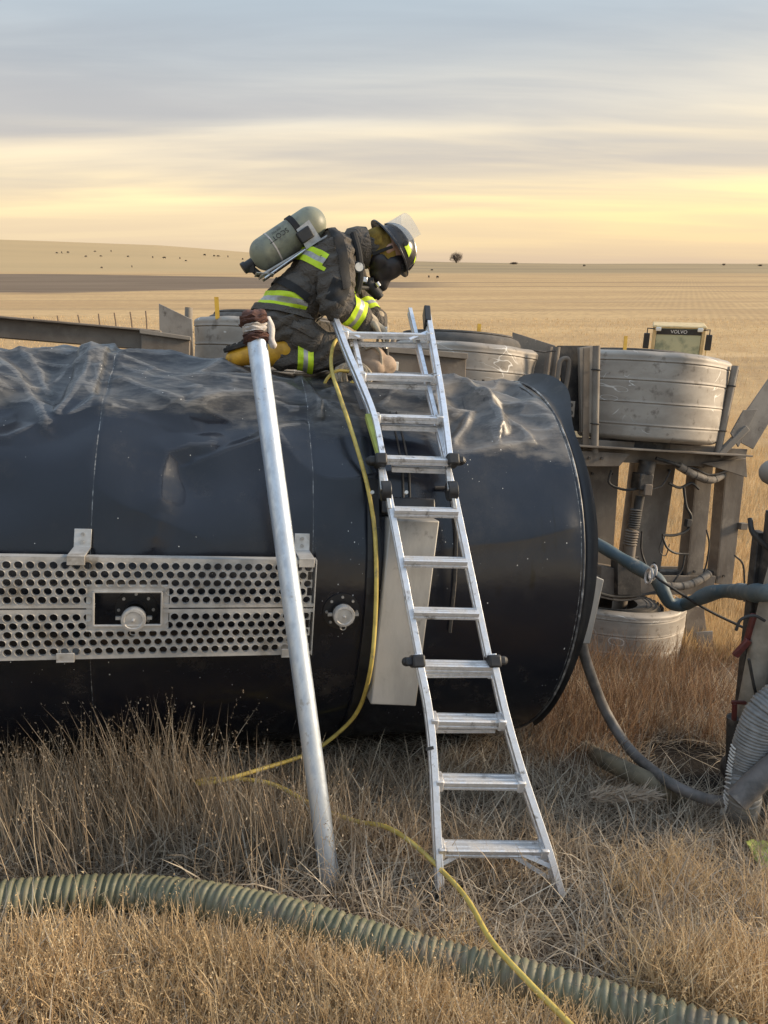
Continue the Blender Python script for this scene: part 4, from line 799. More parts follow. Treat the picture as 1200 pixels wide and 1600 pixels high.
b = thing('layflat_hose', lw(1000, 890, .3), 'worn blue hose running from behind the tank end to the right edge', 'hose')
bp = [lw(905, 835, .75), lw(935, 851, .55), lw(970, 872, .40), lw(1005, 892, .25), lw(1026, 905, .15), lw(1038, 928, .10), lw(1048, 943, .08), lw(1068, 945, .05), lw(1085, 938, -.06), lw(1118, 925, -.2), lw(1150, 924, -.42), at_y(1190, 927, 3.0), at_y(1240, 922, 2.9), at_y(1320, 930, 2.85)]
pts = resample(spline(bp, 8), .02); rs = [.045 * (1 + .05 * math.sin(i * .55) + .06 * math.sin(i * .23 + 1)) * (.86 if abs(i - len(pts) * .36) < 4 else 1) for i in range(len(pts))]
MB().tube(pts, rs, 18).build('hose_body', M['hose_blue'], b, 70)
c1 = lw(1017, 897, .11); k = MB()
for dx in (-.012, .010): k.tube([c1 + np.array([dx + .01 * math.sin(t), .049 * math.cos(t), .049 * math.sin(t) + 1.2 * dx]) for t in np.linspace(0, 6.28, 20)], .008, 7)
k.build('tie', M['wrap_white'], b)
cb = thing('black_cable', lw(1100, 945, 0), 'thin black cable sagging from the blue hose to the right edge', 'cable')
MB().tube(spline([lw(1024, 900, .06), lw(1040, 912, -.02), lw(1100, 950, -.12), lw(1150, 975, -.2), lw(1215, 1004, -.35), lw(1300, 1030, -.5)], 8), .0085, 8).build('line', M['black_cable'], cb)
g = thing('rubber_hose', G(1040, 1222, .02), 'grey rubber drain hose curving from the tank end down into grass', 'hose')
gp = [lw(908, 980, -.72), lw(911, 1015, -.72), lw(926, 1062, -.72), lw(948, 1115, -.72), G(985, 1172, .20), G(1035, 1215, .19), G(1075, 1238, .18), G(1120, 1252, .17), G(1170, 1250, .15)]
MB().tube(spline(gp, 8), .027, 14).build('hose_body', M['hose_grey'], g, 60)
g = thing('olive_hose', G(985, 1205, .02), 'short olive hose half hidden in grass beside the rubber hose', 'hose')
MB().tube(spline([G(915, 1170, .08), G(945, 1188, .14), G(985, 1207, .15), G(1035, 1232, .13), G(1060, 1250, .05)], 6), .045, 16).build('hose_body', M['hose_olive'], g, 60)
g = thing('suction_hose', G(1165, 1245, .0), 'large grey ribbed suction hose with a white stripe at the right edge', 'hose')
sp_ = spline([at_y(1330, 1085, 2.8), at_y(1290, 1080, 2.75), at_y(1235, 1085, 2.72), at_y(1198, 1110, 2.70), at_y(1178, 1150, 2.68), at_y(1166, 1200, 2.66), at_y(1160, 1250, 2.62), G(1150, 1290, -.08)], 10)
ribbed(sp_, .078, .014, .005, 24).build('hose_body', M['hose_suction'], g, 70)
k = MB(); P = resample(sp_, .016)
for i in range(len(P) // 2, len(P) - 1):
    t = P[i] - P[i - 1]; t /= np.linalg.norm(t); s = np.cross(t, EYE - P[i]); s /= np.linalg.norm(s); f = np.cross(s, t); f = f if f @ (EYE - P[i]) > 0 else -f
    sd = s if s[0] < 0 else -s; k.tube([P[i] + (f * math.cos(a) + sd * math.sin(a)) * .080 for a in np.linspace(.75, 1.25, 5)], .0042, 6)
k.build('stripe', M['hose_white'], g)
g = thing('return_hose', G(1180, 1240, .0), 'smooth grey hose lying behind the ribbed suction hose base', 'hose')
MB().tube(spline([at_y(1330, 1140, 2.75), at_y(1290, 1150, 2.62), at_y(1225, 1185, 2.58), at_y(1185, 1218, 2.55), at_y(1150, 1252, 2.52)], 6), .052, 16).build('hose_body', M['hose_grey'], g, 60)

# pump manifold at the right edge
p = thing('pump_manifold', G(1170, 1215, 0), 'dark pump stand with a beige upright pipe at the right edge', 'pump')
k = MB(); k.bar(at_y(1216, 800, 3.15), at_y(1172, 1200, 3.0), .07, .10, (0, 1, 0)); k.bar(at_y(1186, 830, 3.22), at_y(1152, 1150, 3.1), .035, .06, (0, 1, 0)); k.build('upright', M['steel_dark'], p, bevel=.004)
MB().tube([at_y(1345, 900, 3.0), at_y(1300, 815, 3.0), at_y(1262, 790, 3.0), at_y(1232, 850, 2.99), at_y(1212, 920, 2.98), at_y(1190, 1010, 2.95), at_y(1166, 1135, 2.92)], .055, 20).build('riser_pipe', M['beige_pipe'], p)
MB().tube([at_y(1168, 1120, 2.92), at_y(1164, 1150, 2.92)], .068, 20).build('collar', M['beige_pipe'], p, bevel=.004)
MB().bar(at_y(1148, 1025, 2.95), at_y(1170, 1000, 2.95), .022, .03).build('lever', M['red_paint'], p, bevel=.004); MB().bar(at_y(1166, 1010, 2.98), at_y(1180, 960, 2.98), .03, .03).build('lever', M['red_paint'], p, bevel=.004)
k = MB(); k.tube([at_y(1147, 1125, 2.9), at_y(1148, 1098, 2.9)], .012, 10); k.bar(at_y(1143, 1097, 2.9), at_y(1166, 1098, 2.9), .014, .016); k.build('valve_handle', M['red_paint'], p, bevel=.003)
k = MB(); k.tube([at_y(1147, 1120, 2.92), at_y(1145, 1195, 2.92)], .034, 14); k.ellipsoid(at_y(1148, 1200, 2.95), (.07, .07, .075)); k.tube([at_y(1132, 1210, 2.98), at_y(1180, 1200, 2.95)], .04, 16); k.build('valve_body', M['steel_dark'], p)
MB().tube(spline([at_y(1215, 870, 3.1), at_y(1178, 835, 3.15), at_y(1172, 810, 3.2)], 5), .012, 8).build('breather', M['black_cable'], p)
k = MB(); k.box(at_y(1225, 1060, 3.05), (.16, .18, .62)); k.build('housing', M['steel_dark'], p, bevel=.02)
for pts in ([(1150, 985), (1158, 968), (1178, 962), (1195, 970)], [(1130, 1260), (1140, 1215), (1160, 1190), (1185, 1180)], [(1170, 1030), (1180, 1080), (1190, 1110)]): MB().tube(spline([at_y(a, b_, 2.86) for a, b_ in pts], 6), .007, 7).build('cable', M['black_cable'], p)
cH = at_y(1350, 1010, 2.95); gH = float(ground_z(cH[0], cH[1])); tH = at_y(1350, 880, 2.95)[2]; MB().box((cH[0] + .03, cH[1], (gH + tH) / 2 - .05), (.42, .55, tH - gH + .1)).build('pump_housing', M['steel_dark'], p, bevel=.03)
q = thing('grey_float', at_y(1213, 735, 3.4), 'rounded grey metal end poking in at the right edge', 'fitting'); k = MB(); k.capsule(at_y(1208, 738, 3.4), at_y(1260, 725, 3.4), .065, .07, 20); k.tube([at_y(1240, 735, 3.4), at_y(1240, 1000, 3.25)], .03, 10); k.build('fitting_body', M['steel_dusty'], q)

# straw tuft and lime cloth
t_ = thing('lime_cloth', G(1192, 1345, 0), 'crumpled lime cloth lying in grass at the right edge', 'cloth'); k = MB(); c = G(1195, 1343, .03); nu_ = 12
vs = [(c[0] + .16 * (i / nu_ - .35), c[1] + .16 * (j / nu_ - .5), c[2] + .05 * float(fbm(i * .5, j * .5, 0, 61, 3))) for i in range(nu_ + 1) for j in range(nu_ + 1)]; fs = [(i * (nu_ + 1) + j, i * (nu_ + 1) + j + 1, (i + 1) * (nu_ + 1) + j + 1, (i + 1) * (nu_ + 1) + j) for i in range(nu_) for j in range(nu_)]
o = k.add(vs, fs).build('fabric', M['lime_cloth'], t_, 80); sm = o.modifiers.new('thick', 'SOLIDIFY'); sm.thickness = .004

# ================================================================== firefighter
def PL(px, py, y): return Vector(lw(px, py, y))
XA, YA, ZA = Vector(AX), Vector(AY), Vector(AZ)
def remeshed(mb, name, mat, parent, vox=.013, it=6, post=None, smooth_f=.5):
    me = mb.mesh('tmp'); o = bpy.data.objects.new('tmp', me); COL.objects.link(o)
    r = o.modifiers.new('r', 'REMESH'); r.mode = 'VOXEL'; r.voxel_size = vox
    s = o.modifiers.new('s', 'SMOOTH'); s.factor = smooth_f; s.iterations = it
    dg = bpy.context.evaluated_depsgraph_get(); dg.update(); m2 = bpy.data.meshes.new_from_object(o.evaluated_get(dg)); bpy.data.objects.remove(o); bpy.data.meshes.remove(me)
    n = len(m2.vertices); co = np.empty(n * 3); m2.vertices.foreach_get('co', co); co = co.reshape(-1, 3)
    if post is not None:
        no = np.empty(n * 3); m2.vertices.foreach_get('normal', no); co = post(co, no.reshape(-1, 3))
    w = co.copy(); co = co - ORG[parent.name]; m2.vertices.foreach_set('co', co.ravel()); m2.update(); m2.name = name
    m2.materials.clear(); m2.materials.append(mat); m2.shade_smooth(); ob = put(name, m2, parent); return ob, w
base = lw(470, 590, -.02); man = thing('person', base, 'person in charcoal firefighting suit and black helmet kneeling on the tank', 'person')
J = dict(pelvis=PL(445, 505, -.02), belly=PL(466, 468, -.02), chest=PL(503, 420, -.02), neck=PL(556, 388, -.02), shN=PL(524, 402, -.17), shF=PL(532, 392, .15), elN=PL(525, 476, -.25), wrN=PL(571, 500, -.20), elF=PL(560, 470, .2), wrF=PL(592, 510, .10),
         hipN=PL(438, 510, -.13), hipF=PL(446, 505, .10), knN=PL(533, 560, -.17), knF=PL(548, 556, .15), anN=PL(440, 556, -.15), anF=PL(450, 548, .14))
k = MB(); MS = Matrix((XA, YA, ZA)).transposed()
sp_dir = (J['chest'] - J['pelvis']).normalized(); lat = YA; nrm = sp_dir.cross(lat); MT = Matrix((nrm, lat, sp_dir)).transposed()
k.ellipsoid(J['pelvis'] + sp_dir * -.01, (.138, .185, .14), MT); k.ellipsoid(J['belly'], (.138, .185, .15), MT); k.ellipsoid(J['chest'] - sp_dir * .03, (.136, .195, .18), MT); k.ellipsoid(J['chest'] + sp_dir * .09 + XA * .02, (.108, .19, .11), MT)
k.capsule(J['pelvis'] - sp_dir * .02 - XA * .02, J['belly'] + sp_dir * .05, .138, .134)
k.capsule(J['chest'] + sp_dir * .06, J['neck'], .12, .072)
for s in 'NF':
    k.capsule(J['sh' + s], J['el' + s], .088, .076); k.capsule(J['el' + s], J['wr' + s], .075, .056); k.capsule(J['chest'] + sp_dir * .07, J['sh' + s], .09, .088)
    k.capsule(J['hip' + s], J['kn' + s], .108, .082); k.capsule(J['kn' + s], J['an' + s], .078, .066); k.capsule(J['pelvis'], J['hip' + s], .12, .11)
HC = PL(614, 386, -.02); HU = (XA * .82 + ZA * .57).normalized(); HF = (XA * .57 - ZA * .82).normalized()
k.capsule(J['neck'], HC - HU * .05 - HF * .03, .066, .070)
def wr(co, no):
    d = np.zeros(len(co)); q = (co - np.asarray(base))
    lx, lz = q @ AX, q @ AZ; ly = q @ AY
    wx_ = .06 * fbm(lx * 7, lz * 7, ly * 7, 91, 2); r1 = 1 - np.abs(2 * vnoise((lx + wx_) * 7 + lz * 5 + 9, (lz + wx_) * 13 - lx * 5, ly * 7, 51) - 1); d += .022 * (r1 ** 1.6 - .35)
    r2 = 1 - np.abs(2 * vnoise((lx - wx_) * 19 + ly * 8 + lz * 6, lz * 24 + ly * 11, ly * 12, 57) - 1); d += .008 * (r2 ** 1.8 - .3)
    for jn, jw in (('elN', .10), ('knN', .11), ('hipN', .13), ('belly', .13), ('shN', .10)):
        dd = np.linalg.norm(co - np.asarray(J[jn]), axis=1); t = (co - np.asarray(J[jn])) @ (AX * .5 - AZ * .8); d += .011 * np.exp(-(dd / jw) ** 2) * np.sin(t * 120 + 3 * vnoise(lx * 9, lz * 9, 0, 5))
    return co + no * d[:, None]
body, bw = remeshed(k, 'body', M['turnout'], man, .0078, 7, wr)
from mathutils.bvhtree import BVHTree
def bvh_of(o, w): return BVHTree.FromPolygons([Vector(p) for p in w], [tuple(p.vertices) for p in o.data.polygons])
BT = bvh_of(body, bw)
def band(c, axis, rmax, widths, mats, name, arc=(0, 360), off=.005, seg=64, tilt=None):
    """reflective trim wrapped on the suit: rays towards the limb axis find the cloth"""
    c = Vector(c); ax = Vector(axis).normalized(); n1 = ax.cross(Vector((.3, -.9, .31))).normalized(); n2 = ax.cross(n1); tot = sum(widths); edges = [-tot / 2]; cl = False
    for w_ in widths: edges.append(edges[-1] + w_)
    full = arc[1] - arc[0] >= 360; n = seg if full else seg + 1; sub = []
    for i, w_ in enumerate(widths):
        for q_ in range(3): sub.append((edges[i] + w_ * q_ / 3, i))
    sub.append((edges[-1], len(widths) - 1)); vs = []; fs = []; mi = []; ok = []
    for e_, _ in sub:
        for j in range(n):
            a = R_(arc[0] + (arc[1] - arc[0]) * j / seg); d_ = n1 * math.cos(a) + n2 * math.sin(a); o_ = c + ax * e_ + d_ * rmax; hit = BT.ray_cast(o_, -d_, rmax * 1.2); ok.append(hit[0] is not None); vs.append((hit[0] + d_ * off) if hit[0] is not None else c + ax * e_)
    for i in range(len(sub) - 1):
        for j in range(seg):
            ids = (i * n + j, i * n + (j + 1) % n, (i + 1) * n + (j + 1) % n, (i + 1) * n + j)
            if all(ok[t] for t in ids) and max((vs[ids[a]] - vs[ids[b]]).length for a, b in ((0, 1), (1, 2), (2, 3), (3, 0))) < .06: fs.append(ids); mi.append(sub[i][1])
    mb_ = MB(); mb_.add(vs, fs); mb_.m = mi; o_ = mb_.build(name, mats, man, 60, fix=True); return o_
TRI = [M['hivis'], M['silver_trim'], M['hivis']]
band(PL(443, 474, -.02), (sp_dir * .30 + ZA).normalized(), .34, (.026, .026, .026), TRI, 'reflective_trim')
fd = (J['wrN'] - J['elN']).normalized(); band(J['elN'] + fd * .105, fd, .11, (.028, .024, .028), TRI, 'reflective_trim')
sd_ = (J['knN'] - J['anN']).normalized(); band(PL(476, 560, -.16), sd_, .105, (.028, .022, .028), TRI, 'reflective_trim')
band(J['chest'] - sp_dir * .01 - XA * .01, sp_dir, .236, (.028, .026, .028), TRI, 'reflective_trim', arc=(0, 360))
ffd = (J['wrF'] - J['elF']).normalized(); band(J['elF'] + ffd * .08, ffd, .12, (.028, .024, .028), TRI, 'reflective_trim')
band(PL(441, 489, -.02), (sp_dir * .30 + ZA).normalized(), .34, (.035,), [M['turnout']], 'coat_hem', off=.018)
def patch(px, py, dirv, u, v, su, sv, name, mat, th=.010, y0=-.6):
    c_ = PL(px, py, -.15); dv = Vector(dirv).normalized(); u = Vector(u).normalized(); v = Vector(v).normalized(); n_ = 7; vs_ = []
    for j in range(n_ + 1):
        for i in range(n_ + 1):
            o_ = c_ + u * su * (i / n_ - .5) + v * sv * (j / n_ - .5) - dv * .4; hit = BT.ray_cast(o_, dv, .9); q = hit[0] if hit[0] is not None else o_ + dv * .4; e_ = min(i, j, n_ - i, n_ - j); vs_.append(q - dv * (th if e_ > 0 else th * .2))
    MB().add(vs_, [(j * (n_ + 1) + i, j * (n_ + 1) + i + 1, (j + 1) * (n_ + 1) + i + 1, (j + 1) * (n_ + 1) + i) for j in range(n_) for i in range(n_)]).build(name, mat, man, 50, fix=False)
td_ = (J['knN'] - J['hipN']).normalized(); tp_ = td_.cross(YA)
patch(476, 528, YA, td_, tp_, .14, .12, 'pocket', M['turnout'], .018); patch(473, 519, YA, td_, tp_, .145, .045, 'pocket_flap', M['turnout'], .026)
patch(520, 462, YA, fd, fd.cross(YA), .10, .11, 'elbow_patch', M['harness'], .006)
# straps, waist belt, collar
band(PL(450, 455, -.02), sp_dir, .34, (.04,), [M['harness']], 'waist_strap', off=.012)
band(J['chest'] + sp_dir * .05 + XA * .03, (sp_dir * .25 + XA).normalized(), .34, (.05,), [M['harness']], 'shoulder_strap', off=.012)
k = MB(); nk = (HC - J['neck']).normalized(); k.lathe([(.070, -.07), (.098, -.05), (.108, .0), (.104, .045), (.092, .05), (.085, .0)], Matrix.Translation(J['neck'] + nk * .01) @ nk.to_track_quat('Z', 'Y').to_matrix().to_4x4(), 32); k.build('collar', M['turnout'], man, 60)
k = MB(); hd = PL(588, 378, -.02); k.ellipsoid(hd, (.070, .074, .066), MS); k.capsule(hd, HC - HU * .05 - HF * .03, .066, .076); k.capsule(HC - HU * .06, HC - HU * .09 + HF * .01, .080, .076); remeshed(k, 'hood', M['hood'], man, .010, 3, lambda co, no: co + no * (.010 * (1 - np.abs(2 * vnoise(co[:, 0] * 34, co[:, 2] * 24, co[:, 1] * 20, 63) - 1)))[:, None])
# head, face, mask
k = MB(); MH = Matrix((HF, HF.cross(HU) * -1, HU)).transposed(); MH = Matrix((HF, YA, HU)).transposed(); k.ellipsoid(HC - HU * .03, (.098, .078, .12), MH); k.ellipsoid(HC - HU * .10 + HF * .03, (.07, .062, .075), MH); k.capsule(HC - HU * .05 + HF * .095, HC - HU * .075 + HF * .118, .014, .018)
for s in (-1, 1): k.ellipsoid(HC - HU * .045 + YA * s * .08, (.02, .012, .032), MH)
remeshed(k, 'head', M['skin'], man, .008, 2)
k = MB(); mc = HC - HU * .065 + HF * .075; k.ellipsoid(mc, (.070, .084, .098), MH); k.ellipsoid(mc - HF * .05 - HU * .045, (.075, .088, .062), MH); k.ellipsoid(mc - HU * .07 + HF * .0, (.055, .055, .05), MH); k.capsule(mc - HU * .05 + HF * .03, mc - HU * .085 + HF * .065, .04, .032); mask, _ = remeshed(k, 'face_mask', M['mask_rubber'], man, .008, 2)
k = MB(); lens = [mc + HF * (.065 * math.cos(a)) + YA * (.079 * math.sin(a)) + HU * h_ for h_ in (-.03, .0, .03, .055) for a in np.linspace(-1.2, 1.2, 15)]; k.add(lens, [(i * 15 + j, i * 15 + j + 1, (i + 1) * 15 + j + 1, (i + 1) * 15 + j) for i in range(3) for j in range(14)]); k.build('lens', M['helmet'], mask, 60)
rg = PL(583, 452, -.03); k = MB(); k.tube([rg - XA * .035 + ZA * .03, rg + XA * .035 - ZA * .03], [.036, .030], 20); k.tube([rg + XA * .03 - ZA * .026, rg + XA * .045 - ZA * .04], .022, 16); k.box(rg + ZA * .035 - XA * .03, (.05, .06, .04), MS); k.build('regulator', M['black_plastic'], man, bevel=.004)
MB().tube([rg + ZA * .03 + XA * .008 - YA * .038, rg + ZA * .012 + XA * .022 - YA * .038], .014, 12).build('regulator_ring', M['chrome'], man)
for s in (-1, 1): k = MB(); k.bar(HC + YA * s * .092 - HU * .03, HC + YA * s * .082 - HU * .14 - HF * .02, .016, .006, (0, 1, 0)); k.build('mask_strap', M['harness'], man)
gq = PL(560, 418, -.19); k = MB(); k.disc(gq, -YA, .030, .018, 24); k.build('gauge_case', M['black_plastic'], man, bevel=.003); MB().disc(gq - YA * .018, -YA, .021, .003, 22).build('gauge_face', M['paper_white'], man)
MB().tube(spline([PL(557, 372, -.17), PL(557, 395, -.19), gq - YA * .01], 5), .005, 8).build('gauge_hose', M['wrap_white'], man); MB().tube(spline([PL(556, 440, -.17), PL(560, 448, -.15), PL(575, 450, -.06)], 5), .011, 10).build('breathing_hose', M['black_plastic'], man)
MB().tube(spline([PL(552, 365, -.15), PL(560, 395, -.19), PL(563, 430, -.19), PL(558, 458, -.17)], 6), .018, 8).build('harness_strap', M['harness'], man)
MB().box(PL(569, 437, -.14), (.03, .02, .025), MS).build('buckle', M['chrome'], man, bevel=.002)
# helmet
hm = bpy.data.objects.new('helmet', None); COL.objects.link(hm); hm.parent = man; ORG[hm.name] = ORG[man.name]
def hp_(f, l, u): return HC + HF * f + YA * l + HU * u
k = MB(); U, V = 40, 12; vs = []; fs = []
RA, RB, RC_ = .128, .106, .112
for j in range(V + 1):
    t = math.pi / 2 * j / V
    for i in range(U): a = 2 * math.pi * i / U; vs.append(hp_(RA * math.cos(t) * math.cos(a) + .012, RB * math.cos(t) * math.sin(a), RC_ * math.sin(t) ** .92 if j else 0.))
fs = [(j * U + i, j * U + (i + 1) % U, (j + 1) * U + (i + 1) % U, (j + 1) * U + i) for j in range(V) for i in range(U)]; k.add(vs, fs); k.build('dome', M['helmet'], hm, 60)
k = MB(); vs = []; fs = []
for t, dz in ((0, 0), (1, 0), (1, -.008), (0, -.012)):
    for i in range(48):
        a = 2 * math.pi * i / 48; c_ = math.cos(a); ex = .016 + .014 * max(c_, 0) ** 2 + .040 * max(-c_, 0) ** 2; dr = -.010 * t - .022 * t * max(-c_, 0)
        vs.append(hp_((RA - .004 + ex * t) * c_ + .012, (RB - .004 + ex * t * .8) * math.sin(a), .004 + dr + dz))
fs = [(j * 48 + i, j * 48 + (i + 1) % 48, ((j + 1) % 4) * 48 + (i + 1) % 48, ((j + 1) % 4) * 48 + i) for j in range(4) for i in range(48)]; k.add(vs, fs); k.build('brim', M['helmet'], hm, 40)
k = MB(); k.tube([hp_((RA + .002) * math.cos(t) + .012, 0, (RC_ + .002) * math.sin(t)) for t in np.linspace(.15, math.pi - .15, 24)], .007, 8); k.build('crest', M['helmet'], hm)
def dome_pt(a, t, o=.0025): return hp_((RA + o) * math.cos(t) * math.cos(a) + .012, -(RB + o) * math.cos(t) * math.sin(a), (RC_ + o) * math.sin(t) ** .92)
for a0, a1, t0, t1 in ((.95, 1.42, .16, .42), (.10, .48, .42, .62)):
    k = MB(); n = 6; vs = [dome_pt(a0 + (a1 - a0) * i / n + .15 * (j / n), t0 + (t1 - t0) * j / n) for j in range(n + 1) for i in range(n + 1)]; k.add(vs, [(j * 7 + i, j * 7 + i + 1, (j + 1) * 7 + i + 1, (j + 1) * 7 + i) for j in range(n) for i in range(n)]); k.build('reflective_decal', M['hivis'], hm, 60)
k = MB(); n, m_ = 26, 5; vs = []
for o_ in (0, .003):
    for j in range(m_ + 1):
        for i in range(n + 1):
            th = R_(-88 + 176 * i / n); r_ = .146 + o_; w_ = .112 * (1 - .35 * abs(math.sin(th)) ** 2); vs.append(hp_(-r_ * math.cos(th) * .98 + .025, -r_ * .90 * math.sin(th), .012 + w_ * j / m_ + .035 * abs(math.sin(th))))
q_ = (n + 1) * (m_ + 1); fs = [(o_ * q_ + j * (n + 1) + i, o_ * q_ + j * (n + 1) + i + 1, o_ * q_ + (j + 1) * (n + 1) + i + 1, o_ * q_ + (j + 1) * (n + 1) + i) for o_ in (0, 1) for j in range(m_) for i in range(n)]
for j in (0, m_): fs += [(j * (n + 1) + i, j * (n + 1) + i + 1, q_ + j * (n + 1) + i + 1, q_ + j * (n + 1) + i) for i in range(n)]
for i in (0, n): fs += [(j * (n + 1) + i, (j + 1) * (n + 1) + i, q_ + (j + 1) * (n + 1) + i, q_ + j * (n + 1) + i) for j in range(m_)]
k.add(vs, fs); k.build('face_shield', M['visor'], hm, 60)
MB().disc(hp_(.02, -.116, .03), -YA, .013, .008, 14).build('pivot_knob', M['black_plastic'], hm)
# breathing apparatus
ba = bpy.data.objects.new('breathing_apparatus', None); COL.objects.link(ba); ba.parent = man; ORG[ba.name] = ORG[man.name]
c0, c1 = PL(414, 397, -.06), PL(484, 350, -.06); cd = (c1 - c0).normalized(); cl_ = (c1 - c0).length; rc = .082; Mx = Matrix.Translation(c0) @ cd.to_track_quat('Z', 'Y').to_matrix().to_4x4()
pr = [(.018, -.085), (.022, -.075)] + [(rc * math.sin(t), -.075 * math.cos(t)) for t in np.linspace(.35, math.pi / 2, 8)] + [(rc, cl_ * .5)] + [(rc * math.cos(t), cl_ + .085 * math.sin(t)) for t in np.linspace(0, math.pi / 2 - .02, 10)]
MB().lathe(pr, Mx, 40).build('cylinder', M['cylinder'], ba, 60)
MB().lathe([(rc + .001, -.004), (rc + .0015, 0), (rc + .001, .004)], Mx @ Matrix.Translation((0, 0, cl_ * .18)), 40).build('cylinder_ring', M['wrap_white'], ba); 
MB().lathe([(rc + .001, -.016), (rc + .006, -.014), (rc + .006, .014), (rc + .001, .016)], Mx @ Matrix.Translation((0, 0, cl_ * .70)), 40).build('cylinder_strap', M['harness'], ba)
cn = (-YA * .9 + cd.cross(YA) * .0); sdv = cd.cross(-YA).normalized(); sdv = sdv if sdv.z > 0 else -sdv
k = MB(); bc = c0 + cd * (cl_ * .74) + (-YA * .8 + sdv * -.35).normalized() * (rc + .014); k.box(bc, (.075, .06, .03), Matrix((cd, sdv, -YA)).transposed()); k.build('strap_buckle', M['black_plastic'], ba, bevel=.006)
vq = c0 - cd * .10; k = MB(); k.tube([vq + cd * .03, vq - cd * .015], .024, 14); k.tube([vq - cd * .012, vq - cd * .035], .030, 12); k.box(vq - sdv * .02, (.04, .035, .04)); k.tube([vq - sdv * .01, vq - sdv * .07 + cd * .02], .016, 10); k.build('valve', M['black_plastic'], ba, bevel=.003)
k = MB(); bo = -sdv * (rc + .016); k.bar(c0 - cd * .09 + bo * .8 - YA * .02, c1 + cd * .03 + bo, .12, .012, sdv); k.build('backframe', M['silver_trim'], ba, bevel=.004)
for o_ in (-.075, .03): MB().tube([c0 - cd * .08 + bo - YA * (-o_), c1 - cd * .03 + bo * .95 - YA * (-o_)], .006, 8).build('frame_tube', M['chrome'], ba)
k = MB(); k.plate([c0 - cd * .1 + bo * .6 - YA * .085, c0 - cd * .03 + bo * 1.1 - YA * .085, c0 - cd * .02 + bo * 1.1 + YA * .06, c0 - cd * .1 + bo * .6 + YA * .06], cd.cross(YA), .005); k.build('foot_plate', M['silver_trim'], ba)
k = MB(); k.plate([c0 + cd * (cl_ * .62) + bo - YA * .088, c0 + cd * (cl_ * .95) + bo - YA * .088, c0 + cd * (cl_ * .95) + sdv * .01 - YA * (rc + .004), c0 + cd * (cl_ * .66) + sdv * .005 - YA * (rc + .004)], -YA, .004); k.build('side_bracket', M['silver_trim'], ba)
def lettering(txt, size, name, mat, parent, origin, xdir, ydir, wrap=None):
    cu = bpy.data.curves.new(name, 'FONT'); cu.body = txt; cu.size = size; cu.align_x = 'CENTER'; cu.align_y = 'CENTER'; cu.extrude = .0004; cu.resolution_u = 3
    o = bpy.data.objects.new('tmp', cu); COL.objects.link(o); dg = bpy.context.evaluated_depsgraph_get(); dg.update(); me = bpy.data.meshes.new_from_object(o.evaluated_get(dg)); bpy.data.objects.remove(o)
    nn = Vector(xdir).cross(Vector(ydir))
    for v in me.vertices:
        p = v.co.copy()
        if wrap: a_ = p.y / wrap; v.co = Vector(origin) + Vector(xdir) * p.x + Vector(ydir) * (wrap * math.sin(a_)) + nn * (wrap * (math.cos(a_) - 1) + p.z)
        else: v.co = Vector(origin) + Vector(xdir) * p.x + Vector(ydir) * p.y + nn * p.z
    off = ORG.get(parent.name)
    if off is not None:
        for v in me.vertices: v.co -= Vector(off)
    me.materials.clear(); me.materials.append(mat); return put(name, me, parent)
av = (-YA * .93 + sdv * .36).normalized(); tv = cd.cross(av) * -1; tv = tv if tv.dot(sdv) > 0 else -tv
# the cylinder hangs valve down: its print reads from the other side, upside down to us
lettering('SCOTT', .036, 'lettering', M['print_dark'], ba, c0 + cd * (cl_ * .34) + av * (rc + .0012), -cd, -tv, rc); lettering('4500 PSIG', .013, 'lettering', M['print_dark'], ba, c0 + cd * (cl_ * .36) + av * (rc + .0012) + tv * .026, -cd, -tv, rc)
# boots
def boot(an, toe, sole_dir, m=1.3):
    an, toe = Vector(an), Vector(toe); d = (toe - an).normalized(); sdn = Vector(sole_dir); sdn = (sdn - d * sdn.dot(d)).normalized(); lt = d.cross(sdn); k = MB()
    heel = an + sdn * .03 - d * .02; k.capsule(an - d * .07 - sdn * .005, an, .074, .070); k.capsule(an + sdn * .01, an + d * .10 + sdn * .022, .064, .054); k.capsule(an + d * .09 + sdn * .026, toe - d * .03 + sdn * .028, .054, .044); k.ellipsoid(heel + sdn * .0, (.05, .05, .05))
    bt, _ = remeshed(k, 'boot', M['boot'], man, .009, 4)
    k = MB(); prof = [(-.055, .034), (-.03, .042), (.02, .036), (.06, .037), (.11, .047), (.15, .047), (.185, .036), (.205, .016)]
    c = an + sdn * .068; L_ = (toe - an).length; poly = [c + d * (x * L_ / .20) + lt * y for x, y in prof] + [c + d * (x * L_ / .20) - lt * y for x, y in prof[::-1]]; k.plate(poly, sdn, .022); k.build('sole', M['sole'], bt, bevel=.004)
    k = MB()
    for x in np.linspace(-.045, .18, 9): k.box(c + d * (x * L_ / .2) + sdn * .024, (.012, .07, .010), Matrix((d, lt, sdn)).transposed())
    k.build('tread', M['sole'], bt)
boot(PL(424, 552, -.15), PL(360, 572, -.17), -XA * .5 + ZA * .85); boot(PL(436, 540, .13), PL(385, 560, .13), -XA * .5 + ZA * .85)
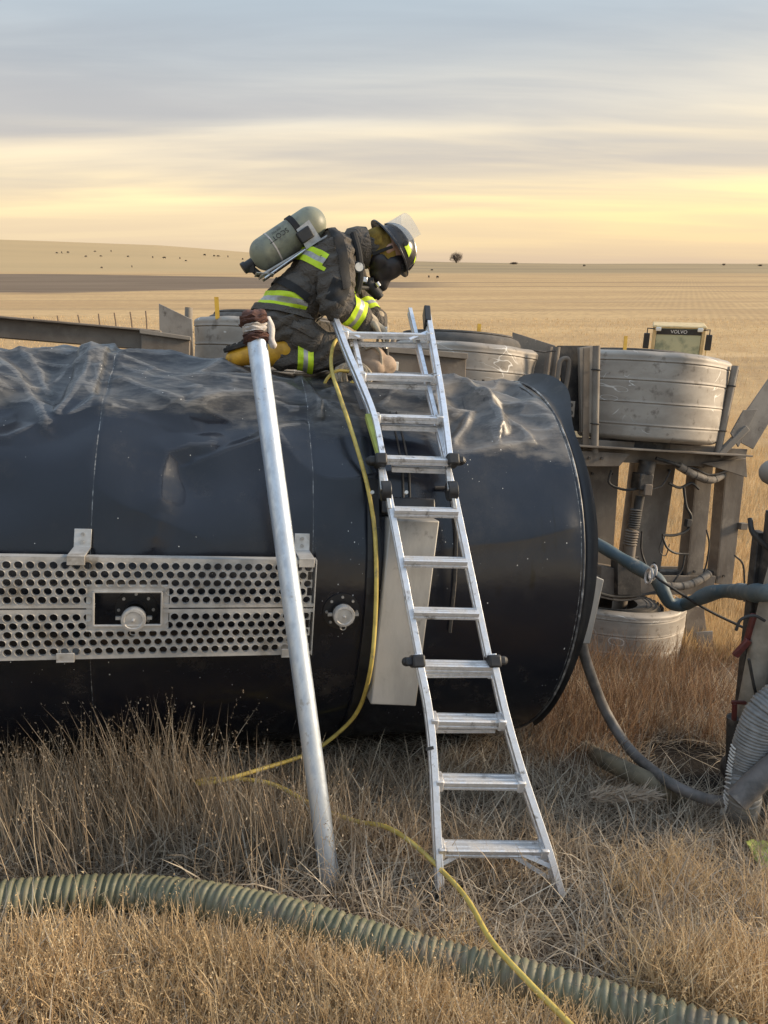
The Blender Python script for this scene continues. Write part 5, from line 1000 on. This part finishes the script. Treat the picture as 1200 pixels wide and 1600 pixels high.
# gloves with five fingers
def glove(wr_, tip_dir, palm_dir, side, curl):
    wr_ = Vector(wr_); d = Vector(tip_dir).normalized(); pd = Vector(palm_dir); pd = (pd - d * pd.dot(d)).normalized(); lt = d.cross(pd) * side; k = MB()
    k.capsule(wr_ - d * .05, wr_ + d * .01, .048, .042); k.capsule(wr_ + d * .02 - lt * .018, wr_ + d * .075 - lt * .022, .026, .022); k.capsule(wr_ + d * .02 + lt * .018, wr_ + d * .075 + lt * .022, .026, .022); k.capsule(wr_ + d * .02, wr_ + d * .078, .028, .023)
    for i, (o_, ln) in enumerate(((-.033, .066), (-.011, .078), (.011, .074), (.033, .058))):
        p_ = wr_ + d * .082 + lt * o_; a_ = 0.
        for s_, r0, r1 in ((.42, .0125, .0118), (.33, .0118, .0108), (.27, .0108, .0095)):
            a_ += curl; dd = d * math.cos(a_) + pd * math.sin(a_); q2 = p_ + dd * ln * s_ + lt * o_ * .12; k.capsule(p_, q2, r0, r1, 10); p_ = q2
    p_ = wr_ + d * .02 - lt * .034; q2 = p_ + (d * .55 - lt * .75 + pd * .35).normalized() * .045; k.capsule(p_, q2, .016, .014, 10); k.capsule(q2, q2 + (d * .85 - lt * .1 + pd * .5).normalized() * .035, .0135, .011, 10)
    remeshed(k, 'glove', M['glove'], man, .0045, 2)
glove(PL(577, 503, -.20), XA * .80 - ZA * .45 - YA * .05, -ZA - XA * .3, 1, .42); glove(J['wrF'] + XA * .01, XA * .45 - ZA * .8, -XA - ZA * .3, -1, .5)

# ================================================================== kit on top of the tank
kt = thing('rope_coil', lw(552, 602, -.28), 'pale coiled rope heaped beside the kneeling knee behind the ladder', 'rope')
k = MB(); cc = np.asarray(PL(552, 588, -.26)); pts = []
for i in range(190):
    a = i * .33; rr = .075 + .012 * math.sin(i * .61) + .012 * math.sin(i * .23); pts.append(cc + AX * rr * math.cos(a) + AZ * (.062 * math.sin(a) + .006 * math.sin(i * .4)) + AY * (.05 * math.sin(i * .11) + .02 * math.cos(a)))
k.tube(spline(pts, 3), .009, 7).build('strand', M['rope'], kt, 60)
k = MB().tube(spline([PL(545, 580, -.34), PL(525, 580, -.36), PL(511, 592, -.36), PL(508, 603, -.35), PL(518, 610, -.34), PL(536, 606, -.34), PL(552, 596, -.34)], 8), .008, 8).build('loose_loop', M['yellow_line'], kt, 60)
bg_ = thing('canvas_bag', lw(588, 584, -.22), 'tan canvas bag slumped on the tank behind the ladder rungs', 'bag'); k = MB(); k.ellipsoid(PL(580, 562, -.20), (.075, .06, .062), MS); k.ellipsoid(PL(598, 570, -.20), (.065, .055, .045), MS); k.capsule(PL(572, 572, -.22), PL(586, 574, -.24), .045, .04)
remeshed(k, 'bag_body', M['canvas'], bg_, .008, 3, lambda co, no: co + no * (.014 * (1 - np.abs(2 * vnoise(co[:, 0] * 20 + co[:, 2] * 9, co[:, 2] * 17, co[:, 1] * 12, 65) - 1)))[:, None])
MB().tube(spline([PL(571, 545, -.24), PL(584, 541, -.25), PL(594, 552, -.27), PL(596, 568, -.27), PL(592, 580, -.26)], 6), .007, 8).build('bag_handle', M['rope'], bg_)
tl = thing('hand_tool', lw(606, 578, -.2), 'upright hand tool with silver tip and black grip behind the ladder', 'tool'); k = MB(); k.tube([PL(601, 511, -.20), PL(601, 523, -.20)], [.017, .019], 14); k.tube([PL(601, 523, -.2), PL(602, 548, -.2)], .012, 12); k.build('tip', M['chrome'], tl, bevel=.002); k = MB(); k.tube([PL(602, 545, -.2), PL(603, 560, -.2), PL(609, 574, -.2)], [.020, .017, .012], 12); k.build('grip', M['black_plastic'], tl); MB().box(PL(617, 572, -.2), (.035, .012, .045), MS).build('tag', M['paper_white'], tl, bevel=.002)

# ================================================================== far things: machine, fence, animals, trees
ORD = 'first second third fourth fifth sixth seventh eighth ninth tenth eleventh twelfth thirteenth fourteenth fifteenth sixteenth seventeenth eighteenth nineteenth twentieth'.split()
def loader():
    Yd = 20.5; c = at_y(1059, 530, Yd); gx, gy = float(c[0]), Yd; gz_ = float(ground_z(gx, gy)); b = thing('wheel_loader', (gx, gy, gz_), 'yellow wheel loader parked in the field behind the fenders', 'loader'); o = Vector((gx, gy, gz_)); w = .66; b.rotation_euler = (0, 0, R_(-20)); b.scale = (1.0, 1.0, 1)
    ztop = at_y(1059, 508, Yd)[2] - gz_; zb = ztop - 1.55
    def bx(nm, c_, d_, m, bev=.03): MB().box(o + Vector(c_), d_, None).build(nm, m, b, bevel=bev)
    bx('cab_roof', (0, .5, ztop - .04), (w * 2 + .10, 1.5, .06), M['loader_yellow']); bx('cab_base', (0, .5, zb - .15), (w * 2, 1.4, .4), M['loader_yellow'])
    for sx in (-1, 1):
        bx('pillar', (sx * (w - .02), -.18, (ztop + zb) / 2), (.09, .09, ztop - zb), M['loader_yellow'], .01); bx('pillar', (sx * (w - .02), 1.15, (ztop + zb) / 2), (.09, .09, ztop - zb), M['loader_yellow'], .01)
        bx('side_window', (sx * (w - .03), .5, (ztop + zb) / 2), (.02, 1.2, ztop - zb - .1), M['cab_glass'], 0)
    bx('windscreen', (0, -.20, (ztop + zb) / 2 - .02), (w * 2 - .16, .02, ztop - zb - .10), M['cab_glass'], 0); bx('sun_strip', (0, -.215, ztop - .17), (w * 2 - .16, .012, .16), M['black_plastic'], 0)
    lettering('VOLVO', .13, 'lettering', M['cab_print'], b, o + Vector((0, -.226, ztop - .17)), (1, 0, 0), (0, 0, 1)); bx('rear_window', (0, 1.18, (ztop + zb) / 2), (w * 2 - .16, .02, ztop - zb - .1), M['cab_glass'], 0)
    for sx, dx in ((-1, .17), (1, .12)):
        bx('mirror', (sx * (w + dx), -.35, ztop - .42), (.16, .07, .42), M['black_plastic'], .02); MB().tube([o + Vector((sx * (w - .02), -.25, ztop - .1)), o + Vector((sx * (w + dx), -.34, ztop - .08)), o + Vector((sx * (w + dx), -.35, ztop - .25))], .018, 8).build('mirror_arm', M['black_plastic'], b)
        bx('lamp', (sx * (w - .12), -.28, ztop - .10), (.14, .08, .10), M['paper_white'], .02); bx('grab_rail', (sx * (w + .12), .2, zb + .4), (.03, .03, 1.0), M['loader_yellow'], 0)
    bx('engine_hood', (0, 2.3, zb - .25), (1.5, 2.0, .9), M['loader_yellow'], .08); bx('front_frame', (0, -1.1, zb - .75), (.9, 1.6, .6), M['loader_yellow'], .05); bx('seat', (.1, .6, zb + .35), (.5, .2, .7), M['black_plastic'], .05); MB().tube([o + Vector((.1 + .2 * math.cos(a), .0 + .04 * math.sin(a), zb + .35 + .18 * math.sin(a))) for a in np.linspace(0, 6.28, 20)], .02, 8).build('steering_wheel', M['black_plastic'], b)
    for sx in (-1, 1):
        for yy in (-1.2, 2.2):
            k = MB(); rr = .62; k.lathe([(.3, -.25), (.55, -.26), (rr, -.18), (rr, .18), (.55, .26), (.3, .25)], Matrix.Translation(o + Vector((sx * .72, yy, rr - .02))) @ Matrix.Rotation(math.pi / 2, 4, 'Y'), 28); k.disc(o + Vector((sx * .72 - .2, yy, rr)), (1, 0, 0), .32, .4, 20); k.build('wheel', M['rubber'], b)
loader()
fm = MB(); fm.tube([(0, 0, -.3), (.02, 0, .6), (0, .01, 1.25)], [.055, .05, .045], 8); fpm = None
for i, (px, Yp) in enumerate(((12, 46), (53, 47), (90, 48), (124, 49), (154, 50), (180, 51), (205, 52), (228, 53))):
    P = at_y(px, 500, Yp); z_ = float(ground_z(P[0], P[1]))
    if fpm is None: o = fm.build('fence_post', M['wood_post']); fpm = o.data
    else: o = put('fence_post', fpm)
    o.location = (P[0], Yp, z_); o.rotation_euler = (random.uniform(-.04, .04), random.uniform(-.05, .05), random.random())
    tag(o, ORD[i] + ' thin fence post from the left in the row across the field', 'fence post', 'fence posts in the row across the field')
def animal_mesh():
    k = MB(); k.ellipsoid((0, 0, 1.05), (.95, .36, .42), None, 12, 8); k.ellipsoid((.95, 0, 1.0), (.42, .17, .22), Matrix.Rotation(.5, 3, 'Y'), 10, 6); k.ellipsoid((1.35, 0, .72), (.26, .12, .15), None, 8, 6)
    for x in (-.65, .6):
        for y in (-.2, .2): k.tube([(x, y, .95), (x, y, 0)], [.13, .07], 6)
    k.tube([(-.93, 0, 1.25), (-1.0, 0, .6)], .04, 5); return k
am = None
for ia, (zx, zy) in enumerate(sorted(((213, 87), (232, 87), (255, 86), (323, 101), (357, 82), (378, 100), (417, 81), (481, 101), (573, 104), (382, 143), (495, 139), (617, 107), (675, 107), (697, 117), (768, 96), (803, 99), (818, 101), (855, 101), (910, 111), (1620, 152), (1608, 178), (1640, 180), (1760, 120), (2190, 136)))):
    P = on_ground(zx / 2.4, 360 + zy / 2.4, .0)
    if am is None: o = animal_mesh().build('grazing_animal', M['animal']); am = o.data
    else: o = put('grazing_animal', am)
    o.location = (P[0], P[1], float(ground_z(P[0], P[1]))); o.rotation_euler = (0, 0, random.uniform(0, 6.28)); o.scale = [max(.6, min(1.5, P[1] / 680 * random.uniform(.9, 1.4)))] * 3
    tag(o, (ORD[ia] + ' tiny dark grazing animal from the left on the far hillside') if zx < 1000 else (ORD[ia - 19] + ' tiny dark animal right of the helmet on the far field'), 'animal', 'dark animals grazing far off')
def bare_tree(px, py, w_px, h_px, label, seed):
    rg_ = np.random.default_rng(seed); P = on_ground(px, py + 2, 0.); Yd = min(float(P[1]), 985.); X = at_y(px, py, Yd)[0]; z0 = float(ground_z(X, Yd)); s_ = Yd / 1176; H = h_px * s_; W = w_px * s_
    t = thing('distant_tree', (X, Yd, z0), label, 'tree', 'far trees on the horizon'); k = MB()
    for i in range(7): a = rg_.uniform(0, 6.28); k.tube([(X, Yd, z0 - .3), (X + W * .12 * math.cos(a), Yd + W * .12 * math.sin(a), z0 + H * .3), (X + W * .34 * math.cos(a), Yd + W * .34 * math.sin(a), z0 + H * rg_.uniform(.6, .9))], [W * .03, W * .02, W * .006], 5)
    k.build('trunk', M['bark'], t); k = MB(); n = 1100
    for i in range(n):
        d = rg_.normal(size=3); d /= np.linalg.norm(d); r = rg_.uniform(.25, 1) ** .6 * (1 + .22 * math.sin(3 * math.atan2(d[1], d[0]) + 2 * d[2])); c = np.array([X + d[0] * r * W * .5, Yd + d[1] * r * W * .5, z0 + H * .56 + d[2] * r * H * .46]); u = rg_.normal(size=3); u /= np.linalg.norm(u); v = np.cross(u, rg_.normal(size=3)); v /= np.linalg.norm(v); L = W * .11
        k.add([c, c + u * L + v * L * .12, c + u * L * 1.3], [(0, 1, 2)]); k.add([c, c + v * L, c + v * L * .9 + u * L * .15], [(0, 1, 2)])
    k.build('crown', M['twig'], t, 0, fix=False)
bare_tree(713, 409, 19, 15, 'round bare tree alone on the skyline right of the helmet', 1); bare_tree(803, 411, 11, 2.5, 'low bush on the skyline right of the bare tree', 2); bare_tree(1131, 413, 5, 3, 'small dark bush on the skyline above the loader', 3); bare_tree(1188, 414, 6, 2.5, 'small dark bush on the skyline at far right', 4)

# ================================================================== grass
TA = (TC, AX, AY, AZ)
def to_local(P): q = P - TC; return q @ AX, q @ AY, q @ AZ
_HX = np.array([-160, 0, 100, 200, 300, 400, 480, 560, 650, 740, 820, 900, 1000, 1090, 1200.]); _HY = np.array([1424, 1405, 1397, 1395, 1404, 1422, 1442, 1466, 1491, 1514, 1533, 1556, 1585, 1612, 1648.]) + 14
def hose_limit(x, y, h):
    """plants between the camera and the trampled hose line stay below it"""
    z = ground_z(x, y); P = np.stack([x, y, z - CAM_H], 1); dp = P @ FW; px = 600 + FPX * x / dp; py = 800 - FPX * (P @ UP) / dp; room = (py - np.interp(px, _HX, _HY)) * dp / FPX
    slack = .17 * RNG.random(len(x)) ** 3.2; return np.where(room > 0, np.minimum(h, np.maximum(room * 1.15, .03) + slack), h)
def blades(N, xy, h, lean, bend, width, segs=3, rng=RNG, az=None, droop=None):
    x, y = xy; z = ground_z(x, y) - .02; h = hose_limit(x, y, h); az = rng.uniform(0, 2 * np.pi, N) if az is None else az
    dx, dy = np.cos(az), np.sin(az); pts = []; a = lean.copy(); px, py, pz = x.copy(), y.copy(), z.copy(); pts.append(np.stack([px, py, pz], 1))
    for s in range(segs):
        L = h / segs; px = px + dx * np.sin(a) * L; py = py + dy * np.sin(a) * L; pz = pz + np.cos(a) * L; a = a + bend / segs
        g = ground_z(px, py); pz = np.maximum(pz, g + .01 + .02 * rng.random(N)); pts.append(np.stack([px, py, pz], 1))
    ta = rng.uniform(0, 2 * np.pi, N); wx, wy = np.cos(ta), np.sin(ta); W = np.stack([wx, wy, np.zeros(N)], 1); nv = 2 * segs + 1; V = np.empty((N, nv, 3))
    for s in range(segs):
        wd = (width * (1 - .6 * s / segs))[:, None] / 2; V[:, 2 * s] = pts[s] - W * wd; V[:, 2 * s + 1] = pts[s] + W * wd
    V[:, -1] = pts[segs]; keep = (x - OIL_SHADE[0]) ** 2 + (y - OIL_SHADE[1]) ** 2 > .05 + .14 * rng.random(N)
    for p in pts[1:]:
        lx, ly, lz = to_local(p); keep &= ~((np.hypot(ly, lz) < 1.015) & (lx < .80)); keep &= ~((np.abs(lx - 2.33) < .6) & (ly > .93) & (ly < 2.1) & (np.abs(lz) > .65) & (np.abs(lz) < 1.3))
        keep &= ~((lx > -1.8) & (lx < -.55) & (ly < -.98) & (ly > -1.15) & (np.abs(lz) < .2))
    return V[keep], np.stack(pts, 1)[keep]
def strip_faces(n, segs):
    nv = 2 * segs + 1; b = np.arange(n)[:, None] * nv; q = []
    for s in range(segs - 1): q.append(b + np.array([2 * s, 2 * s + 1, 2 * s + 3, 2 * s + 2]))
    return np.concatenate(q) if q else np.zeros((0, 4), int), b + np.array([2 * segs - 2, 2 * segs - 1, 2 * segs])
def np_mesh(name, V, quads, tris, mat):
    me = bpy.data.meshes.new(name); nl = len(quads) * 4 + len(tris) * 3; me.vertices.add(len(V)); me.vertices.foreach_set('co', np.ascontiguousarray(V, dtype=np.float32).ravel()); me.loops.add(nl); me.loops.foreach_set('vertex_index', np.concatenate([quads.ravel(), tris.ravel()]).astype(np.int32)); me.polygons.add(len(quads) + len(tris))
    st = np.concatenate([np.arange(len(quads)) * 4, len(quads) * 4 + np.arange(len(tris)) * 3]).astype(np.int32); me.polygons.foreach_set('loop_start', st); me.materials.append(mat); me.update(calc_edges=True); return me
def grass(name, label, mat, parts, seeds=None):
    Vs, Q, T, off = [], [], [], 0
    for V, segs in parts: q, t = strip_faces(len(V), segs); Vs.append(V.reshape(-1, 3)); Q.append(q + off); T.append(t + off); off += V.shape[0] * V.shape[1]
    if seeds is not None: Vs.append(seeds.reshape(-1, 3)); n = len(seeds); T.append(np.arange(n * 3).reshape(n, 3) + off)
    me = np_mesh(name, np.concatenate(Vs), np.concatenate(Q), np.concatenate(T), mat); o = put(name, me); return tag(o, label, 'grass', None, 'stuff')
def seed_heads(P, n, size, spread, span=.35):
    """P (N, segs+1, 3) stems: n small husks along the top of each"""
    N = len(P); out = []; tip = P[:, -1]; prev = P[:, -2]
    for k in range(n):
        t = RNG.random((N, 1)) * span; c = tip + (prev - tip) * t * 1.2 + RNG.normal(0, 1, (N, 3)) * spread; u = RNG.normal(0, 1, (N, 3)); u[:, 2] += 1.6; u /= np.linalg.norm(u, axis=1)[:, None]; v = np.cross(u, RNG.normal(0, 1, (N, 3))); v /= np.linalg.norm(v, axis=1)[:, None] + 1e-9
        s = size * RNG.uniform(.6, 1.4, (N, 1)); out.append(np.stack([c, c + u * s + v * s * .1, c + u * s * .45 + v * s * .38], 1))
    return np.concatenate(out)
def scatter(N, x0, x1, y0, y1): return RNG.uniform(x0, x1, N), RNG.uniform(y0, y1, N)
def clumped(N, x0, x1, y0, y1, nc, sd):
    cx, cy = scatter(nc, x0, x1, y0, y1); i = RNG.integers(0, nc, N); return cx[i] + RNG.normal(0, sd, N), cy[i] + RNG.normal(0, sd, N)
# matted layer everywhere on the bank
N = 56000; x, y = scatter(N, -3.4, 4.0, .9, 5.2); V1, _ = blades(N, (x, y), RNG.uniform(.10, .30, N), RNG.uniform(.5, 1.45, N), RNG.uniform(.0, 1.1, N), RNG.uniform(.0035, .0085, N), 3)
N = 17000; x, y = scatter(N, -3.0, 4.0, 1.0, 4.6); V2, _ = blades(N, (x, y), RNG.uniform(.22, .48, N), RNG.uniform(1.0, 1.5, N), RNG.uniform(-.15, .4, N), RNG.uniform(.0035, .006, N), 3)
N = 30000; x, y = clumped(N, -3.4, 4.2, .9, 5.4, 900, .055); V3, _ = blades(N, (x, y), RNG.uniform(.10, .26, N), RNG.uniform(.05, .7, N), RNG.uniform(.2, 1.0, N), RNG.uniform(.0035, .0065, N), 3)
grass('matted_grass', 'tangled grey brown dry grass covering the bank', M['g_mat'], [(V1, 3), (V2, 3), (V3, 3)])
# tall bunches in front of the tank, left
cl = np.array([on_ground(px, py, 0)[:2] for px, py in ((10, 1300), (60, 1280), (120, 1300), (185, 1260), (200, 1290), (265, 1250), (280, 1275), (330, 1290), (230, 1310), (150, 1340), (60, 1350), (380, 1330), (430, 1340), (-40, 1300), (20, 1240), (100, 1235), (170, 1225), (250, 1220), (465, 1335), (560, 1330))])
N = 2900; i = RNG.integers(0, len(cl), N); x = cl[i, 0] + RNG.normal(0, .10, N); y = cl[i, 1] + RNG.normal(0, .09, N); hh = RNG.uniform(.22, .52, N) * np.where(i > 15, .7, 1.) * np.where((i == 3) | (i == 4) | (i == 5) | (i == 6), 1.35, 1.)
V1, P1 = blades(N, (x, y), hh, np.abs(RNG.normal(0, .16, N)), RNG.uniform(0, .5, N), RNG.uniform(.003, .0055, N), 4)
N = 4600; x, y = clumped(N, -3.0, -.1, 2.2, 3.2, 90, .08); V2, _ = blades(N, (x, y), RNG.uniform(.16, .36, N), RNG.uniform(.05, .6, N), RNG.uniform(.1, .9, N), RNG.uniform(.003, .006, N), 4)
N = 2600; x, y = clumped(N, -.3, 3.5, 1.6, 3.2, 70, .06); V3, _ = blades(N, (x, y), RNG.uniform(.15, .34, N), RNG.uniform(.05, .6, N), RNG.uniform(.1, .9, N), RNG.uniform(.003, .006, N), 4)
sd = seed_heads(P1[::3], 9, .010, .006, .9)
grass('tall_grass', 'tall straw coloured grass standing in front of the tank', M['g_tall'], [(V1, 4), (V2, 4), (V3, 4)], sd)
# golden weeds in the near foreground
def gold_zone(N, poly_px, sdv):
    c = np.array([on_ground(px, py, .0)[:2] for px, py in poly_px]); i = RNG.integers(0, len(c), N); return c[i, 0] + RNG.normal(0, sdv, N), c[i, 1] + RNG.normal(0, sdv * .8, N)
_rs = random.Random(3)
spots = [(px + _rs.uniform(-30, 30), py + _rs.uniform(-40, 40)) for px in range(-60, 760, 55) for py in (1560, 1640, 1730) if py > 1500 + .0 * px] + [(px, 1650) for px in range(700, 1000, 60)] + [(1020, 1560), (1090, 1560), (1160, 1570), (1060, 1530), (1140, 1520), (1200, 1540), (1180, 1600), (1120, 1610)] + [(1010, 1420), (1060, 1390), (1190, 1440), (560, 1560), (650, 1600), (330, 1510), (420, 1520), (250, 1500), (120, 1500), (40, 1510)]
N = 7500; x, y = gold_zone(N, spots, .075); V1, P1 = blades(N, (x, y), RNG.uniform(.12, .30, N), RNG.uniform(.02, .45, N), RNG.uniform(0, .7, N), RNG.uniform(.0025, .0048, N), 4)
N = 15000; x, y = gold_zone(N, spots, .09); V2, _ = blades(N, (x, y), RNG.uniform(.08, .26, N), RNG.uniform(.1, .9, N), RNG.uniform(.2, 1.2, N), RNG.uniform(.003, .0065, N), 3)
sd = seed_heads(P1[::2], 9, .0085, .0035, .9)
grass('golden_weeds', 'golden seeding weeds along the bottom of the picture', M['g_gold'], [(V1, 4), (V2, 3)], sd)
# russet grass behind the tank end
c = np.array([on_ground(px, py, 0)[:2] for px, py in [(px, py) for px in range(820, 1150, 26) for py in (1060, 1110, 1160)] + [(840, 1190), (880, 1200), (930, 1190), (980, 1150), (1040, 1100), (1090, 1080), (1150, 1040)]])
N = 5200; i = RNG.integers(0, len(c), N); x = c[i, 0] + RNG.normal(0, .09, N); y = c[i, 1] + RNG.normal(0, .12, N); V1, P1 = blades(N, (x, y), RNG.uniform(.16, .46, N), RNG.uniform(.02, .4, N), RNG.uniform(0, .7, N), RNG.uniform(.003, .0055, N), 4)
sd = seed_heads(P1[::4], 8, .009, .006, .8); grass('russet_grass', 'reddish brown grass growing round the trailer frame and tank end', M['g_red'], [(V1, 4)], sd)
# stubble of the field behind
N = 85000; y = 5.3 + 60 * RNG.random(N) ** 2.1; x = RNG.uniform(-.6, .75, N) * (y + 2); rowd = .22; u_ = x * math.cos(.38) + y * math.sin(.38); sh_ = (np.round(u_ / rowd) * rowd - u_) * .8; x += sh_ * math.cos(.38); y += sh_ * math.sin(.38); V1, _ = blades(N, (x, y), RNG.uniform(.10, .30, N) * np.where(y < 8, 1.2, .8), RNG.uniform(0, .5, N), RNG.uniform(0, .4, N), RNG.uniform(.004, .008, N) * np.maximum(1, y / 10), 2)
N = 26000; y = 5.2 + 12 * RNG.random(N) ** 1.5; x = RNG.uniform(.22, .62, N) * (y + .5); V2, _ = blades(N, (x, y), RNG.uniform(.14, .34, N), RNG.uniform(0, .35, N), RNG.uniform(0, .5, N), RNG.uniform(.007, .014, N), 2)
grass('stubble', 'pale golden cut stubble standing across the field', M['g_stub'], [(V1, 2), (V2, 2)])
# pale tuft of straw by the hoses
t_ = thing('straw_tuft', G(970, 1242, 0), 'pale fluffy tuft of straw lying before the rubber hose', 'straw'); a0, a1 = G(925, 1243, .15), G(1018, 1243, .15); N = 900; tq = RNG.random(N)[:, None]; c = a0 + (a1 - a0) * tq + RNG.normal(0, .012, (N, 3)); u = (a1 - a0) / np.linalg.norm(a1 - a0) + RNG.normal(0, .55, (N, 3)); L_ = RNG.uniform(.02, .05, (N, 1)); w_ = RNG.normal(0, .0022, (N, 3)); tri = np.stack([c - w_, c + w_, c + u * L_ + np.array([0, 0, .012])], 1).reshape(-1, 3) - ORG[t_.name]
put('fibres', np_mesh('fibres', tri, np.zeros((0, 4), int), np.arange(N * 3).reshape(N, 3), M['g_tuft']), t_)
